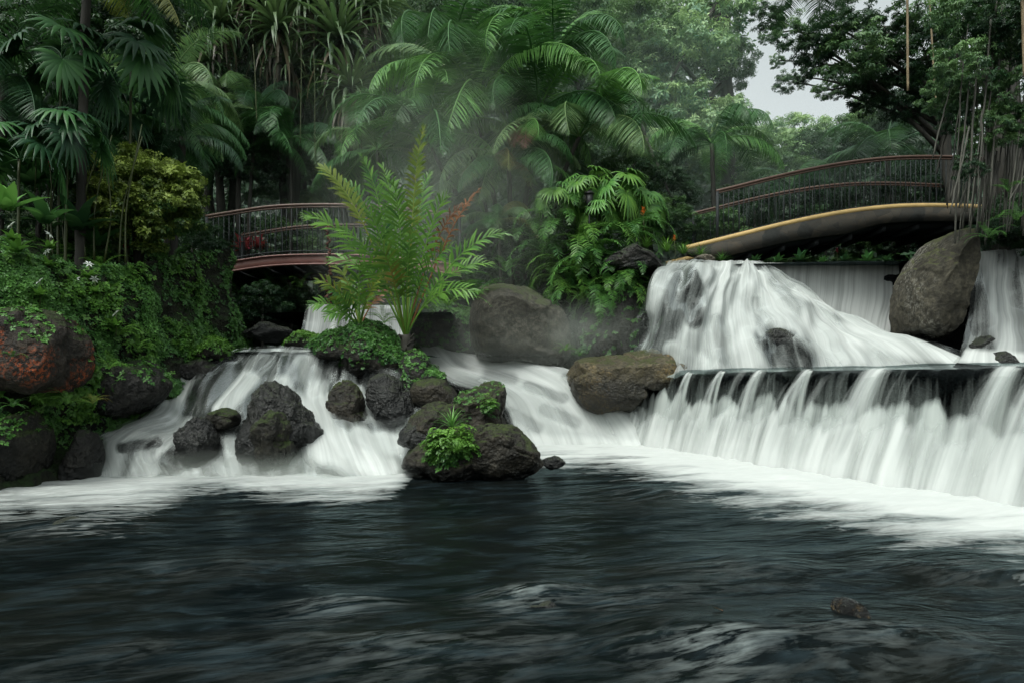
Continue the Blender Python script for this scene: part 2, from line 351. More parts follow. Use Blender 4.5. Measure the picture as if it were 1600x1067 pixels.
M['ground'] = rock_mat('forest_floor', (.006, .011, .007), (.016, .026, .013), moss=.6, mossc=(.010, .026, .010), rough=.95, scale=1.2)
M['pipe'] = paint_mat('ochre_bamboo_paint', (.50, .34, .13), .5, .35, 3)
M['steel'] = paint_mat('brown_steel', (.22, .10, .085), .5, .35, 3)
M['rail'] = paint_mat('rail_brown', (.085, .044, .030), .5, .4, 5)
M['iron'] = paint_mat('dark_iron', (.009, .014, .016), .75, .3, 6)
M['under'] = paint_mat('deck_underside', (.020, .023, .026), .8, .4, 2)
M['flag'] = flagstone_mat('flagstone_face')
M['lamp'] = paint_mat('black_metal', (.010, .011, .012), .5)
M['stake'] = paint_mat('grey_metal', (.16, .18, .19), .5)
M['fall'] = fall_mat('falling_water', 11, .14, 0, 1.9)
M['fall_left'] = fall_mat('cascade_water', 8.5, .2, 3.1, 2.1)
M['fall_mid'] = fall_mat('chute_water', 6, .2, 5.7, 1.6)
M['fall_weir'] = fall_mat('weir_water', 9, .22, 9.3, contrast=2.2, soft=.75, film=0.)
M['fall_weir2'] = fall_mat('weir_spray', 6, .25, 12.9, contrast=2.0, soft=.7, film=0.)
M['curtain'] = fall_mat('curtain_water', 15, .10, 21.1, contrast=1.9, soft=.6)
M['lip'] = fall_mat('weir_lip_water', 9, .3, 17.3, contrast=1.6, soft=.5, film=.05, tint=(.55, .60, .60))
M['pool'] = pool_mat('pool_water')

# ------------------------------------------------------------------ light and sky
SUN_EL, SUN_ROT = R(62), R(215)
w = bpy.data.worlds.new('World'); sc.world = w; w.use_nodes = True; nt = w.node_tree; nt.nodes.clear()
sky = nt.nodes.new('ShaderNodeTexSky'); sky.sky_type = 'NISHITA'; sky.sun_disc = False
sky.sun_elevation = SUN_EL; sky.sun_rotation = SUN_ROT; sky.air_density = 1.0; sky.dust_density = 6.0; sky.ozone_density = 1.0
hs = nt.nodes.new('ShaderNodeHueSaturation'); hs.inputs['Saturation'].default_value = .16; hs.inputs['Value'].default_value = 1.75
tn = nt.nodes.new('ShaderNodeMix'); tn.data_type = 'RGBA'; tn.blend_type = 'MULTIPLY'; tn.inputs[0].default_value = 1; tn.inputs[7].default_value = (.93, 1.0, .955, 1)
bg = nt.nodes.new('ShaderNodeBackground'); bg.inputs[1].default_value = .15
wo = nt.nodes.new('ShaderNodeOutputWorld')
nt.links.new(sky.outputs[0], hs.inputs['Color']); nt.links.new(hs.outputs[0], tn.inputs[6]); nt.links.new(tn.outputs[2], bg.inputs[0]); nt.links.new(bg.outputs[0], wo.inputs[0])
sl = bpy.data.lights.new('sun', 'SUN'); sun = bpy.data.objects.new('sun', sl); col.objects.link(sun)
sl.energy = 1.1; sl.angle = R(25); sl.color = (1, .97, .92)
sd = Vector((math.sin(SUN_ROT) * math.cos(SUN_EL), math.cos(SUN_ROT) * math.cos(SUN_EL), math.sin(SUN_EL)))
sun.rotation_euler = sd.to_track_quat('Z', 'Y').to_euler(); sun.location = sd * 40

# ------------------------------------------------------------------ generators
def frond_along(mb, P, pairs, L, wid, s0=.12, fwd=35, lift=15, droop=.35, nref=None, rr=.012, seed=0, prof=None, seg=3, jit=.08, tint=None, split=None, skip=0.):
    """a feather leaf: rachis along the curve P with paired leaflets; everything in metres"""
    g = np.random.default_rng(seed); P = np.asarray(P, float)
    d = np.r_[0, np.cumsum(np.linalg.norm(np.diff(P, axis=0), axis=1))]; Ltot = d[-1]
    T = np.gradient(P, axis=0); T /= np.linalg.norm(T, axis=1)[:, None]
    tt = .5 if tint is None else tint
    mb.tube(P, rr * np.linspace(1, .3, len(P)), 4, False, tint=min(1, tt + .25))
    s = np.repeat(np.linspace(s0, 1.0, pairs), 2); side = np.tile([1, -1], pairs)
    s = np.clip(s + g.normal(0, .25 / pairs, len(s)), 0, 1)
    keep = g.random(len(s)) > skip; s = s[keep]; side = side[keep]
    p = np.stack([np.interp(s * Ltot, d, P[:, k]) for k in range(3)], 1)
    t = np.stack([np.interp(s * Ltot, d, T[:, k]) for k in range(3)], 1); t /= np.linalg.norm(t, axis=1)[:, None]
    nr = np.array([0, 0, 1.0]) if nref is None else np.asarray(nref, float)
    n = nr[None] - (t @ nr)[:, None] * t; n /= np.linalg.norm(n, axis=1)[:, None] + 1e-6
    b = np.cross(t, n) * side[:, None]
    f = np.radians(fwd + 30 * np.clip((s - .55) / .45, 0, 1) ** 2 + g.normal(0, 5, len(s)))
    li = np.radians(lift + g.normal(0, 5, len(s)))
    dirv = (b * np.cos(f)[:, None] + t * np.sin(f)[:, None]) * np.cos(li)[:, None] + n * np.sin(li)[:, None]
    q = (s - s0) / (1 - s0)
    pr = (np.sin(np.pi * np.clip(q * .86 + .12, 0, 1)) ** .7) if prof is None else prof(q)
    ln = L * np.maximum(pr, .12) * (1 + g.normal(0, jit, len(s)))
    wv = t - (t * dirv).sum(1)[:, None] * dirv; wv /= np.linalg.norm(wv, axis=1)[:, None] + 1e-6
    wv = wv * .85 + n * .35 * side[:, None] * 0 + n * .25
    k = np.linspace(0, 1, seg + 1)
    C = p[:, None] + dirv[:, None] * (ln[:, None] * k)[..., None]
    C[..., 2] -= droop * ln[:, None] * k[None] ** 2.2
    ww = wid * np.interp(k, [0, .25, .6, 1], [.45, 1, .85, .06])[None] * np.clip(ln / L, .35, 1)[:, None]
    A = C - wv[:, None] * ww[..., None] * .5; B = C + wv[:, None] * ww[..., None] * .5
    m = len(s); V = np.stack([A, B], 2).reshape(m, -1, 3); kk = (seg + 1) * 2
    base = np.arange(m)[:, None] * kk
    Q = np.concatenate([base + np.array([2 * i, 2 * i + 1, 2 * i + 3, 2 * i + 2])[None] for i in range(seg)], 0)
    tv = np.repeat(np.clip(tt + g.normal(0, .12, m), 0, 1), kk) + np.tile(np.repeat(np.linspace(-.1, .12, seg + 1), 2), m)
    mb.add(V.reshape(-1, 3), Q, None, tv)

def arc(L, e0, bend, n=16, power=1.2, side=0.):
    s = np.linspace(0, 1, n); e = np.radians(e0 - bend * s ** power); ds = L / (n - 1)
    x = np.r_[0, np.cumsum(np.cos(e[:-1]) * ds)]; z = np.r_[0, np.cumsum(np.sin(e[:-1]) * ds)]
    return np.stack([x, side * s ** 2 * L, z], 1)

PALM = {}      # unit-length fronds, by the elevation at which they leave the crown
for e0, bend in ((82, 110), (70, 150), (55, 155), (38, 135), (18, 110), (-5, 80)):
    for v in range(3):
        mb = MB(); g = random.Random(e0 * 10 + v)
        frond_along(mb, arc(1, e0, bend + g.uniform(-16, 16), 20, 1.35, g.uniform(-.14, .14)), 112, .19, .0105, .10, 20, (4, -22, -34)[v], .30, rr=.009, seed=e0 * 7 + v + 300, seg=3, skip=.02)
        PALM.setdefault(e0, []).append(mb.mesh('frond', M['palm']))
EL = sorted(PALM)
def add_fronds(root, top, n, L, emin=-5, emax=85, mats=('palm',), seed=1, azr=(0, 360), kind=PALM):
    g = random.Random(seed); els = sorted(kind)
    for i in range(n):
        e = emax + (emin - emax) * ((i + .5) / n) ** .8
        k = min(els, key=lambda q: abs(q - e)); az = azr[0] + ((i * 137.5 + g.uniform(-25, 25)) % 360) / 360 * (azr[1] - azr[0])
        m = M[g.choice(mats)]
        obj('frond', g.choice(kind[k]), root, top, (R(g.uniform(-8, 8)), R(g.uniform(-7, 7)), R(az)), L * g.uniform(.82, 1.12), m)
def trunk_part(root, pts, r0, r1, mat, name='trunk', rings=True, sides=10):
    pts = np.asarray(pts, float); n = 24; t = np.linspace(0, 1, len(pts)); tt = np.linspace(0, 1, n)
    P = np.stack([np.interp(tt, t, pts[:, k]) for k in range(3)], 1)
    P[1:-1] += np.random.default_rng(len(root.name)).normal(0, r0 * .08, (n - 2, 3)) * [1, 1, 0]
    r = np.linspace(r0, r1, n) * (1 + (.05 * np.cos(np.arange(n) * math.pi) if rings else 0))
    mb = MB().tube(P, r, sides); return obj(name, mb.mesh(name, mat), root)

def fan_leaf(seed, e0, nseg=16, pet=.55, spread=250, droop=.3):
    """unit fan-palm leaf: petiole along +x leaving at e0 degrees, pleated blade of pointed segments that hangs from its end"""
    g = random.Random(seed); mb = MB(); P = arc(pet, e0, 35, 8); mb.tube(P, np.linspace(.009, .005, 8), 4, tint=.7)
    o = P[-1]; ea = R(e0 - 35 - g.uniform(35, 60)); axis = np.array([math.cos(ea), g.uniform(-.25, .25), math.sin(ea)]); axis /= np.linalg.norm(axis)
    sd = np.cross([0, 0, 1.0], axis); sd /= np.linalg.norm(sd); up = np.cross(axis, sd)
    for i in range(nseg):
        a = R(-spread / 2 + spread * (i + .5) / nseg); Lb = .5 * (1 - .18 * abs(i / (nseg - 1) - .5) * 2) * g.uniform(.9, 1.08)
        d = axis * math.cos(a) + sd * math.sin(a); wv = -axis * math.sin(a) + sd * math.cos(a)
        k = np.array([0, .3, .62, .85, 1.0]); C = o + d * (Lb * k)[:, None] + up * (.05 * np.sin(k * 3))[:, None]
        C[:, 2] -= droop * Lb * k ** 3 * g.uniform(.6, 1.5)
        wd = np.array([.005, .042, .036, .018, .002]) * (spread / nseg / 15.6)
        A = C - wv * wd[:, None] - up * .012; B = C + wv * wd[:, None] - up * .012
        V = np.stack([A, C, B], 1).reshape(-1, 3); q = []
        for j in range(4): q += [(3 * j, 3 * j + 1, 3 * j + 4, 3 * j + 3), (3 * j + 1, 3 * j + 2, 3 * j + 5, 3 * j + 4)]
        mb.add(V, q, None, np.clip(.5 + g.uniform(-.15, .2), 0, 1))
    return mb.mesh('leaf', M['palm'])
FANK = {e: [fan_leaf(e + 90 + v, e, 15 + v * 3, .55, 240 + v * 30, .25 + .15 * v) for v in range(2)] for e in (80, 55, 30, 5)}

def strap_rosette(seed, n=70, wid=.035, droop=.9, el=(-35, 85), mat='pandan', seg=6, Lr=(.75, 1.05), fold=.3):
    g = random.Random(seed); mb = MB()
    for i in range(n):
        e = el[1] + (el[0] - el[1]) * (i / n) ** .8; az = R(i * 137.5 + g.uniform(-12, 12)); L = g.uniform(*Lr)
        P = arc(L, e, g.uniform(.6, 1.2) * 95 * droop, seg + 1, 1.5)
        c, s = math.cos(az), math.sin(az); P = P @ np.array([[c, s, 0], [-s, c, 0], [0, 0, 1]])
        k = np.linspace(0, 1, seg + 1); w_ = wid * np.interp(k, [0, .2, .6, 1], [.7, 1, .8, .03]) * L
        sd = np.array([-s, c, 0]); nn = np.array([0, 0, 1.0])
        V = np.stack([P - sd * w_[:, None] + nn * w_[:, None] * fold, P, P + sd * w_[:, None] + nn * w_[:, None] * fold], 1).reshape(-1, 3); q = []
        for j in range(seg): q += [(3 * j, 3 * j + 1, 3 * j + 4, 3 * j + 3), (3 * j + 1, 3 * j + 2, 3 * j + 5, 3 * j + 4)]
        mb.add(V, q, None, np.clip(.45 + .35 * (1 - i / n) + g.uniform(-.2, .2), 0, 1))
    return mb.mesh('rosette', M[mat])
ROS = [strap_rosette(11, 120, .030, 1.0), strap_rosette(12, 130, .027, 1.2), strap_rosette(13, 110, .034, .9)]
SKIRT = strap_rosette(15, 46, .03, .6, (-85, -35), 'dead', 5)

def leaf_cloud(C, Nrm, leaf, wid, k=5, droop=.4, seed=0, tint=None, up=.6, mb=None):
    """k leaves radiate from every point of C; normals Nrm bias where they face"""
    g = np.random.default_rng(seed); n = len(C); mb = mb or MB()
    ax = Nrm + g.normal(0, .45, (n, 3)); ax[:, 2] += up; ax /= np.linalg.norm(ax, axis=1)[:, None]
    ref = g.normal(size=(n, 3)); a = np.cross(ax, ref); a /= np.linalg.norm(a, axis=1)[:, None]; b = np.cross(ax, a)
    th = (np.arange(k)[None] / k * 2 * np.pi + g.uniform(0, 6.28, (n, 1)) + g.normal(0, .22, (n, k)))
    d = a[:, None] * np.cos(th)[..., None] + b[:, None] * np.sin(th)[..., None] + ax[:, None] * g.uniform(-.15, .35, (n, k))[..., None]
    d[..., 2] -= droop * g.uniform(.4, 1.3, (n, k)); d /= np.linalg.norm(d, axis=2)[..., None]
    ln = leaf * g.uniform(.65, 1.25, (n, k)); sd = np.cross(d, ax[:, None]); sd /= np.linalg.norm(sd, axis=2)[..., None] + 1e-6
    nn = np.cross(sd, d); o = C[:, None] + d * (ln * .12)[..., None]
    tip = o + d * ln[..., None] - nn * 0; tip[..., 2] -= ln * droop * .25
    mid = o + d * (ln * .45)[..., None]; wv = sd * (wid * ln / leaf)[..., None]
    l = mid - wv + nn * (wid * .35); r = mid + wv + nn * (wid * .35)
    V = np.stack([o, l, tip, r], 2).reshape(-1, 3); base = np.arange(n * k)[:, None] * 4
    T = np.concatenate([base + np.array([[0, 2, 1]]), base + np.array([[0, 3, 2]])], 0)
    tv = np.full(n, .5) if tint is None else np.asarray(tint)
    tv = np.repeat(np.repeat(np.clip(tv + g.normal(0, .1, n), 0, 1), k), 4)
    return mb.add(V, None, T, tv)

def crown_mesh(seed, clumps=60, per=34, leaf=.085, wid=.016, k=5, cr=.24, droop=.5):
    g = np.random.default_rng(seed)
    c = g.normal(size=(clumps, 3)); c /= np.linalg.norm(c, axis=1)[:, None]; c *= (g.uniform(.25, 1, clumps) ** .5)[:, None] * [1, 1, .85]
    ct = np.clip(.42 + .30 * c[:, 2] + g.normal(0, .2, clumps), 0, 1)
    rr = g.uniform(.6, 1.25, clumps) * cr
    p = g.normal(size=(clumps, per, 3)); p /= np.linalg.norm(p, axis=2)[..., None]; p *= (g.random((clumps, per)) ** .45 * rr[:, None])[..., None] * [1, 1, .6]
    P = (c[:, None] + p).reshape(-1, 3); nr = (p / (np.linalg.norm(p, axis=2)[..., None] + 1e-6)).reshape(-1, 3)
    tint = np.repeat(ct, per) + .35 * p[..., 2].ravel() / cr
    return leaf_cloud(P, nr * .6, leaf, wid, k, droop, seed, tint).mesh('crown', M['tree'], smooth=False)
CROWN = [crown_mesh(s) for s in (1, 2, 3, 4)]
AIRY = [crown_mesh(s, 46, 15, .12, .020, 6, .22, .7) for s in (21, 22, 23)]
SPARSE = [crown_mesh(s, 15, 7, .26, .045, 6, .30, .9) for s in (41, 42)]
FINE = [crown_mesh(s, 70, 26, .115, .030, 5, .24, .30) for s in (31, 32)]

def branch_tubes(root, base, tips, r, mat, seed, name='trunk', bow=.25):
    g = np.random.default_rng(seed); mb = MB(); base = np.asarray(base, float)
    for t in tips:
        t = np.asarray(t, float); k = np.linspace(0, 1, 10)[:, None]; mid = (base + t) / 2 + g.normal(0, .12, 3) * np.linalg.norm(t - base) * bow + [0, 0, .06 * np.linalg.norm(t - base)]
        P = (1 - k) ** 2 * base + 2 * k * (1 - k) * mid + k ** 2 * t
        mb.tube(P, np.linspace(r, r * .25, 10), 6)
    return mb
def tree(name, label, cat, base, top, blobs, mats, group=None, r=.22, bank=CROWN, bark='bark', seed=0):
    """base, top: trunk ends; blobs: (px, py, Y, radius in px) of each crown mass"""
    g = random.Random(seed); root = thing(name, label, cat, tuple(base), group); B = np.asarray(base)
    mb = MB(); P = np.linspace(B, np.asarray(top), 12) - B; P[1:-1] += np.random.default_rng(seed).normal(0, r * .25, (10, 3))
    mb.tube(P, np.linspace(r, r * .45, 12), 9)
    for px, py, Y, rp in blobs:
        c = at(px, py, Y); rad = rp / F * Y
        k = np.linspace(0, 1, 8)[:, None]; s0 = B + (np.asarray(top) - B) * g.uniform(.45, .95); mid = (s0 + c) / 2 + np.array([0, 0, .12 * np.linalg.norm(c - s0)])
        mb.tube((1 - k) ** 2 * s0 + 2 * k * (1 - k) * mid + k ** 2 * c - B, np.linspace(r * .35, r * .08, 8), 5)
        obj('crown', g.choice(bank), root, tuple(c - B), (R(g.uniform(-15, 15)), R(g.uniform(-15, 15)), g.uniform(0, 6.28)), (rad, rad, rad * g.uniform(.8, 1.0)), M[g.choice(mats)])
    obj('trunk', mb.mesh('trunk', M[bark]), root)
    return root

_ico = {}
def ico(sub):
    if sub not in _ico:
        bm = bmesh.new(); bmesh.ops.create_icosphere(bm, subdivisions=sub, radius=1)
        V = np.array([v.co[:] for v in bm.verts]); T = np.array([[v.index for v in f.verts] for f in bm.faces]); bm.free(); _ico[sub] = (V, T)
    return _ico[sub]
def rock(name, label, outline, Y, depth, mat, seed, rough=.06, facets=6, sub=6, blocky=.62, group=None, cat='rock', freq=1.6, moss=0, mossmat='moss_leaf', leaf=.035, mfreq=2.2, mup=.15, frac=.055):
    """a boulder whose front outline is given in photo pixels at distance Y; depth in metres"""
    g = np.random.default_rng(seed); V, T = ico(sub); V = V.copy()
    O = np.array([at(px, py, Y) for px, py in outline]); c = (O.max(0) + O.min(0)) / 2; O = O - c
    th = np.arctan2(O[:, 2], O[:, 0]); rr = np.hypot(O[:, 0], O[:, 2]); o = np.argsort(th); th, rr = th[o], rr[o]
    for j in range(facets * 2 + 8):
        d = g.normal(size=3); rim = j % 3 == 2
        if rim: d[1] *= .3
        else: d[1] = -abs(d[1]) - .35
        d /= np.linalg.norm(d); h = g.uniform(.80, .95) if rim else g.uniform(.58, .86)
        e = V @ d - h; V -= np.where(e > 0, e * .97, 0)[:, None] * d
    a = np.arctan2(V[:, 2], V[:, 0]); q = np.hypot(V[:, 0], V[:, 2]); q = np.clip(q, 0, 1) ** blocky
    rad = np.interp(a, np.r_[th - 2 * np.pi, th, th + 2 * np.pi], np.r_[rr, rr, rr])
    yv = np.sign(V[:, 1]) * np.abs(V[:, 1]) ** .75
    D = np.stack([q * rad * np.cos(a), yv * depth * .5, q * rad * np.sin(a)], 1)
    size = rr.mean(); nd = D / (np.linalg.norm(D, axis=1)[:, None] + 1e-6); p = D / size * freq + seed * 3.7
    S = g.normal(size=(16, 3)) * [1, .8, 1]; S *= (size * .9 / np.linalg.norm(S, axis=1))[:, None]; X = D + nd * 0 + (size * .10 * np.stack([fbm(p * 1.5 + 20 * k, 3) for k in range(3)], 1))
    ds = np.sqrt(((X[:, None] - S[None]) ** 2).sum(2)); od = np.argsort(ds, 1)[:, :2]; d1 = np.take_along_axis(ds, od[:, :1], 1)[:, 0]; d2 = np.take_along_axis(ds, od[:, 1:], 1)[:, 0]
    offs = g.normal(0, 1, 16); gap = (d2 - d1) / size; w1 = .5 + .5 * sstep(0, .10, gap); step = offs[od[:, 0]] * w1 + offs[od[:, 1]] * (1 - w1)
    D += nd * (size * (frac * step - frac * .9 * np.exp(-(gap / .045) ** 2) + rough * (.9 * fbm(p, 3) + 1.2 * fbm(p * 1.7 + 4, 5, True) + .7 * fbm(p * 5 + 2, 4, True))))[:, None]
    lo = np.array([min(x for x, y in outline), min(y for x, y in outline)]); hi = np.array([max(x for x, y in outline), max(y for x, y in outline)])
    for _ in range(3):
        ux, uy = pix(D + c); l2 = np.array([ux.min(), uy.min()]); h2 = np.array([ux.max(), uy.max()]); k = (hi - lo) / (h2 - l2); m = (hi + lo - h2 - l2) / 2 / F * Y
        D[:, 0] = D[:, 0] * k[0] + m[0]; D[:, 2] = D[:, 2] * k[1] - m[1]
    mb = MB().add(D, None, T)
    o = obj(name, mb.mesh(name, M[mat]), None, tuple(c)); tag(o, label, cat, group)
    if moss:
        nrm = np.empty(len(D) * 3, np.float32); o.data.vertices.foreach_get('normal', nrm); nrm = nrm.reshape(-1, 3)
        i = g.integers(0, len(D), moss * 3); k = (nrm[i, 2] - .25 * nrm[i, 1] + .9 * fbm(D[i] * mfreq + seed, 3) > mup) & (nrm[i, 1] < .5); i = i[k][:moss]
        if len(i) > 120: obj('moss', leaf_cloud(D[i] + nrm[i] * leaf * .3, nrm[i], leaf, leaf * .36, 5, .3, seed, .3 + .5 * np.clip(nrm[i, 2], 0, 1) + .3 * fbm(D[i] * 3, 2), .4).mesh('moss', M[mossmat], False), o)
    return o

def crom(C, t):
    """Catmull-Rom through control points C (k,...) at parameters t in [0,1]"""
    C = np.asarray(C, float); k = len(C); C = np.concatenate([2 * C[:1] - C[1:2], C, 2 * C[-1:] - C[-2:-1]], 0)
    x = np.clip(t, 0, 1) * (k - 1); i = np.minimum(x.astype(int), k - 2); f = (x - i).reshape((-1,) + (1,) * (C.ndim - 1))
    p0, p1, p2, p3 = C[i], C[i + 1], C[i + 2], C[i + 3]
    return .5 * (2 * p1 + (p2 - p0) * f + (2 * p0 - 5 * p1 + 4 * p2 - p3) * f ** 2 + (3 * p1 - p0 - 3 * p2 + p3) * f ** 3)
def flow_grid(lines, nu, nv):
    rows = np.stack([crom(np.array([at(*p) for p in ln]), np.linspace(0, 1, nv)) for ln in lines], 0)   # lines, nv, 3
    return np.transpose(crom(rows, np.linspace(0, 1, nu)), (1, 0, 2))                                    # nv, nu, 3
def grid_normals(G):
    a = np.gradient(G, axis=0); b = np.gradient(G, axis=1); n = np.cross(b, a); n /= np.linalg.norm(n, axis=2)[..., None] + 1e-9
    s = np.sign((n * (np.array([0, 0, EYE + 3]) - G)).sum(2)); return n * s[..., None]
def grid_uv(G):
    dv = np.linalg.norm(np.diff(G, axis=0), axis=2).mean(1); du = np.linalg.norm(np.diff(G, axis=1), axis=2).mean(0)
    v = np.r_[0, np.cumsum(dv)]; u = np.r_[0, np.cumsum(du)]
    U, W = np.meshgrid(u, v); return np.stack([U.ravel(), W.ravel()], 1)
def strokes(px, py, base, S):
    f = np.full(len(px), float(base))
    for x0, y0, x1, y1, r, val in S:
        dx, dy = x1 - x0, y1 - y0; t = np.clip(((px - x0) * dx + (py - y0) * dy) / (dx * dx + dy * dy + 1e-6), 0, 1)
        d = np.hypot(px - x0 - t * dx, py - y0 - t * dy); k = sstep(r, r * .35, d)
        f = f + (val - f) * k
    return f
def waterfall(lines, mat, base, S, nu=150, nv=110, name='waterfall', bumps=.05, bed=True, bedmat='bed', edge=.06, layers=1, vfade=(0, 0), ufreq=2.2, beddrop=.09, bedrough=.10, seed=0.):
    G = flow_grid(lines, nu, nv); n = grid_normals(G); uv = grid_uv(G)
    q = np.stack([uv[:, 0] * ufreq, uv[:, 1] * ufreq * .38, np.full(len(uv), seed)], 1)
    k = np.linspace(0, 1, nv); win = (sstep(0, .12, k) * sstep(1, .88, k))[:, None]
    lump = (fbm(q, 2) * bumps * 1.8).reshape(nv, nu) * win
    G2 = G + n * lump[..., None]
    if bed:
        B = G + n * (lump * .8 - beddrop + (fbm(np.c_[q[:, 0] * 1.8, q[:, 1] * 2.6, q[:, 2] + 5], 5) * bedrough).reshape(nv, nu))[..., None]
        o = obj('stream_bed', MB().grid(B).mesh('stream_bed', M[bedmat]), None); tag(o, kind='structure')
    U = np.tile(np.linspace(0, 1, nu), nv); Vv = np.repeat(k, nu)
    for l in range(layers):
        GL = G2 + n * (l * .05 + (l * .05 * fbm(q * 1.5 + 31 * l, 2)).reshape(nv, nu))[..., None]
        px, py = pix(GL.reshape(-1, 3)); f = strokes(px, py, base, S)
        f = f * sstep(0, edge, U) * sstep(1, 1 - edge, U) + (f - 1.2) * (1 - sstep(0, edge, U) * sstep(1, 1 - edge, U))
        if vfade[0]: f = f - (1 - sstep(0, vfade[0], Vv)) * .8
        if vfade[1]: f = f - (1 - sstep(1, 1 - vfade[1], Vv)) * .8
        if l: f = f - .38
        o = obj(name, MB().grid(GL, uv + l * 7.7, np.clip(f, -1, 1.4)).mesh(name, M[mat], attr='foam'), None); tag(o, kind='structure')
    return G2

# ================================================================== THE SETTING
WA, WB = np.array([2.62, 13.6]), np.array([5.47, 7.3])            # the near weir, seen from above
wd = (WB - WA) / np.linalg.norm(WB - WA); wn = np.array([wd[1], -wd[0]])   # along it; towards the pool
def weir_side(x, y): return (x - WA[0]) * wn[0] + (y - WA[1]) * wn[1]      # > 0 on the pool side

def ground_z(x, y):
    y0 = np.where(x < -1.2, 9.4, 12.6)
    z = -.8 + 1.95 * sstep(y0, y0 + 1.9, y)
    right = sstep(2.4, 3.0, x)
    zr = -.8 + 1.9 * sstep(-.15, -.5, weir_side(x, y)); z = z * (1 - right) + zr * right
    z = z + 2.2 * sstep(15.0, 17.5, y) * (1 - right) + right * 2.5 * sstep(14.75, 15.2, y)
    z = z - 1.3 * np.exp(-((x + 3.9) / 1.5) ** 2) * sstep(14, 16, y) * (1 - sstep(20, 24, y))
    z = z + .045 * np.clip(y - 17, 0, 20)
    z = z + 2.0 * np.exp(-((x - 1.6) / 1.15) ** 2 - ((y - 16.6) / 1.3) ** 2)
    hill = 31 * sstep(23, 50, y) * (1 - .82 * sstep(3, 15, x - .06 * (y - 25)))
    z = z + hill + 12 * sstep(.74, 1.1, np.abs(x) / np.maximum(y, 1)) * sstep(9, 20, y) + 1.6 * sstep(7.8, 10, np.abs(x)) * (1 - sstep(9, 12, y)) + 1.4 * sstep(-2.5, -5, y)
    return z
gx = np.unique(np.r_[np.linspace(-10, 10, 161), np.linspace(-40, 40, 81), np.linspace(-400, 400, 41)])
gy = np.unique(np.r_[np.linspace(-4, 26, 200), np.linspace(26, 60, 60), np.linspace(-300, 400, 57)])
GX, GY = np.meshgrid(gx, gy); xz = np.stack([GX.ravel(), GY.ravel(), 0 * GX.ravel()], 1)
GZ = ground_z(GX.ravel(), GY.ravel()) + .25 * fbm(xz * .8, 4) * sstep(8, 12, GY.ravel())
o = obj('ground', MB().grid(np.stack([GX, GY, GZ.reshape(GX.shape)], 2)).mesh('ground', M['ground'])); tag(o, kind='structure')

# ---- pool
px_ = np.arange(-9.2, 9.3, .055); py_ = np.r_[np.arange(-3.5, 1.5, .2), np.arange(1.5, 16, .055)]
PX, PY = np.meshgrid(px_, py_); V = np.stack([PX.ravel(), PY.ravel(), 0 * PX.ravel()], 1)
a = R(14); fx, fy = V[:, 0] * math.cos(a) + V[:, 1] * math.sin(a), -V[:, 0] * math.sin(a) + V[:, 1] * math.cos(a)
warp = fbm(np.stack([fx * .35, fy * .7, 0 * fx + 3], 1), 3)
fuv = np.stack([fx + warp * .5, fy + warp * .35], 1)
V[:, 2] = .030 * fbm(np.stack([fx * .7, fy * 2.3, 0 * fx], 1), 4) + .012 * fbm(np.stack([fx * 2.2, fy * 7, 0 * fx + 9], 1), 3)
ppx, ppy = pix(V)
EX = [-400, 0, 80, 160, 230, 300, 350, 400, 480, 560, 610, 640, 660, 700, 800, 850, 900, 960, 1060, 1180, 1300, 1450, 1600, 1900]
EYV = [808, 808, 808, 814, 806, 770, 760, 772, 782, 784, 772, 752, 724, 698, 712, 722, 724, 728, 752, 778, 806, 836, 860, 900]
SOF = [59, 64, 67, 67, 62, 45, 35, 35, 40, 40, 29, 16, 8, 8, 16, 32, 40, 45, 51, 59, 64, 72, 78, 81]
ed = np.interp(ppx, EX, EYV); so = np.interp(ppx, EX, SOF)
foam = np.interp(ppx, [300, 700, 900], [.86, .95, 1.1]) * sstep(1.25, -.85, (ppy - ed) / so + .75 * fbm(np.stack([fx * .75, fy * 2.6, 0 * fx + 7], 1), 4))
foam = np.where(V[:, 1] < 3, 0, foam); veils = np.zeros(len(V))
# humps over drowned stones, with a pale veil running off them
for hx, hy, rad, hgt, veil in ((835, 932, .20, .075, .8), (545, 945, .18, .05, .55), (1120, 1005, .26, .085, .85), (1335, 985, .34, .06, .4), (1150, 890, .40, .06, .20),
                               (1000, 925, .35, .04, .25), (240, 1010, .5, .03, .12), (690, 1000, .45, .04, .30), (115, 822, .32, .05, .30), (1010, 770, .35, .05, .30), (1500, 880, .5, .04, .18), (330, 880, .4, .03, .15)):
    Yh = EYE * F / (hy - HZ); Xh = (hx - 800) / F * Yh; d = np.hypot((V[:, 0] - Xh) / 1.5, V[:, 1] - Yh + .0)
    V[:, 2] += hgt * np.exp(-(d / rad) ** 2)
    dx, dy = V[:, 0] - Xh, V[:, 1] - Yh
    run = np.exp(-((dx + .25 * -dy) / (rad * 1.5)) ** 2) * sstep(.05, -.02, dy) * np.exp(np.clip(dy, -9, 0) / (rad * 1.3))
    veils = np.maximum(veils, 1.25 * veil * run * (.65 + .5 * fbm(np.stack([(dx - .35 * dy) * 8, dy * 1.4, 0 * dx], 1), 3)))
foam = np.clip(foam, 0, 1); V[:, 2] += .05 * foam * (ppy < 850) * (.5 + fbm(np.stack([fx * 1.6, fy * 3, 0 * fx + 2], 1), 4))
o = obj('pool_water', MB().grid(V.reshape(PX.shape + (3,)), fuv, foam).mesh('pool_water', M['pool'], attr='foam', extra={'veil': np.clip(veils, 0, 1)})); tag(o, kind='structure')

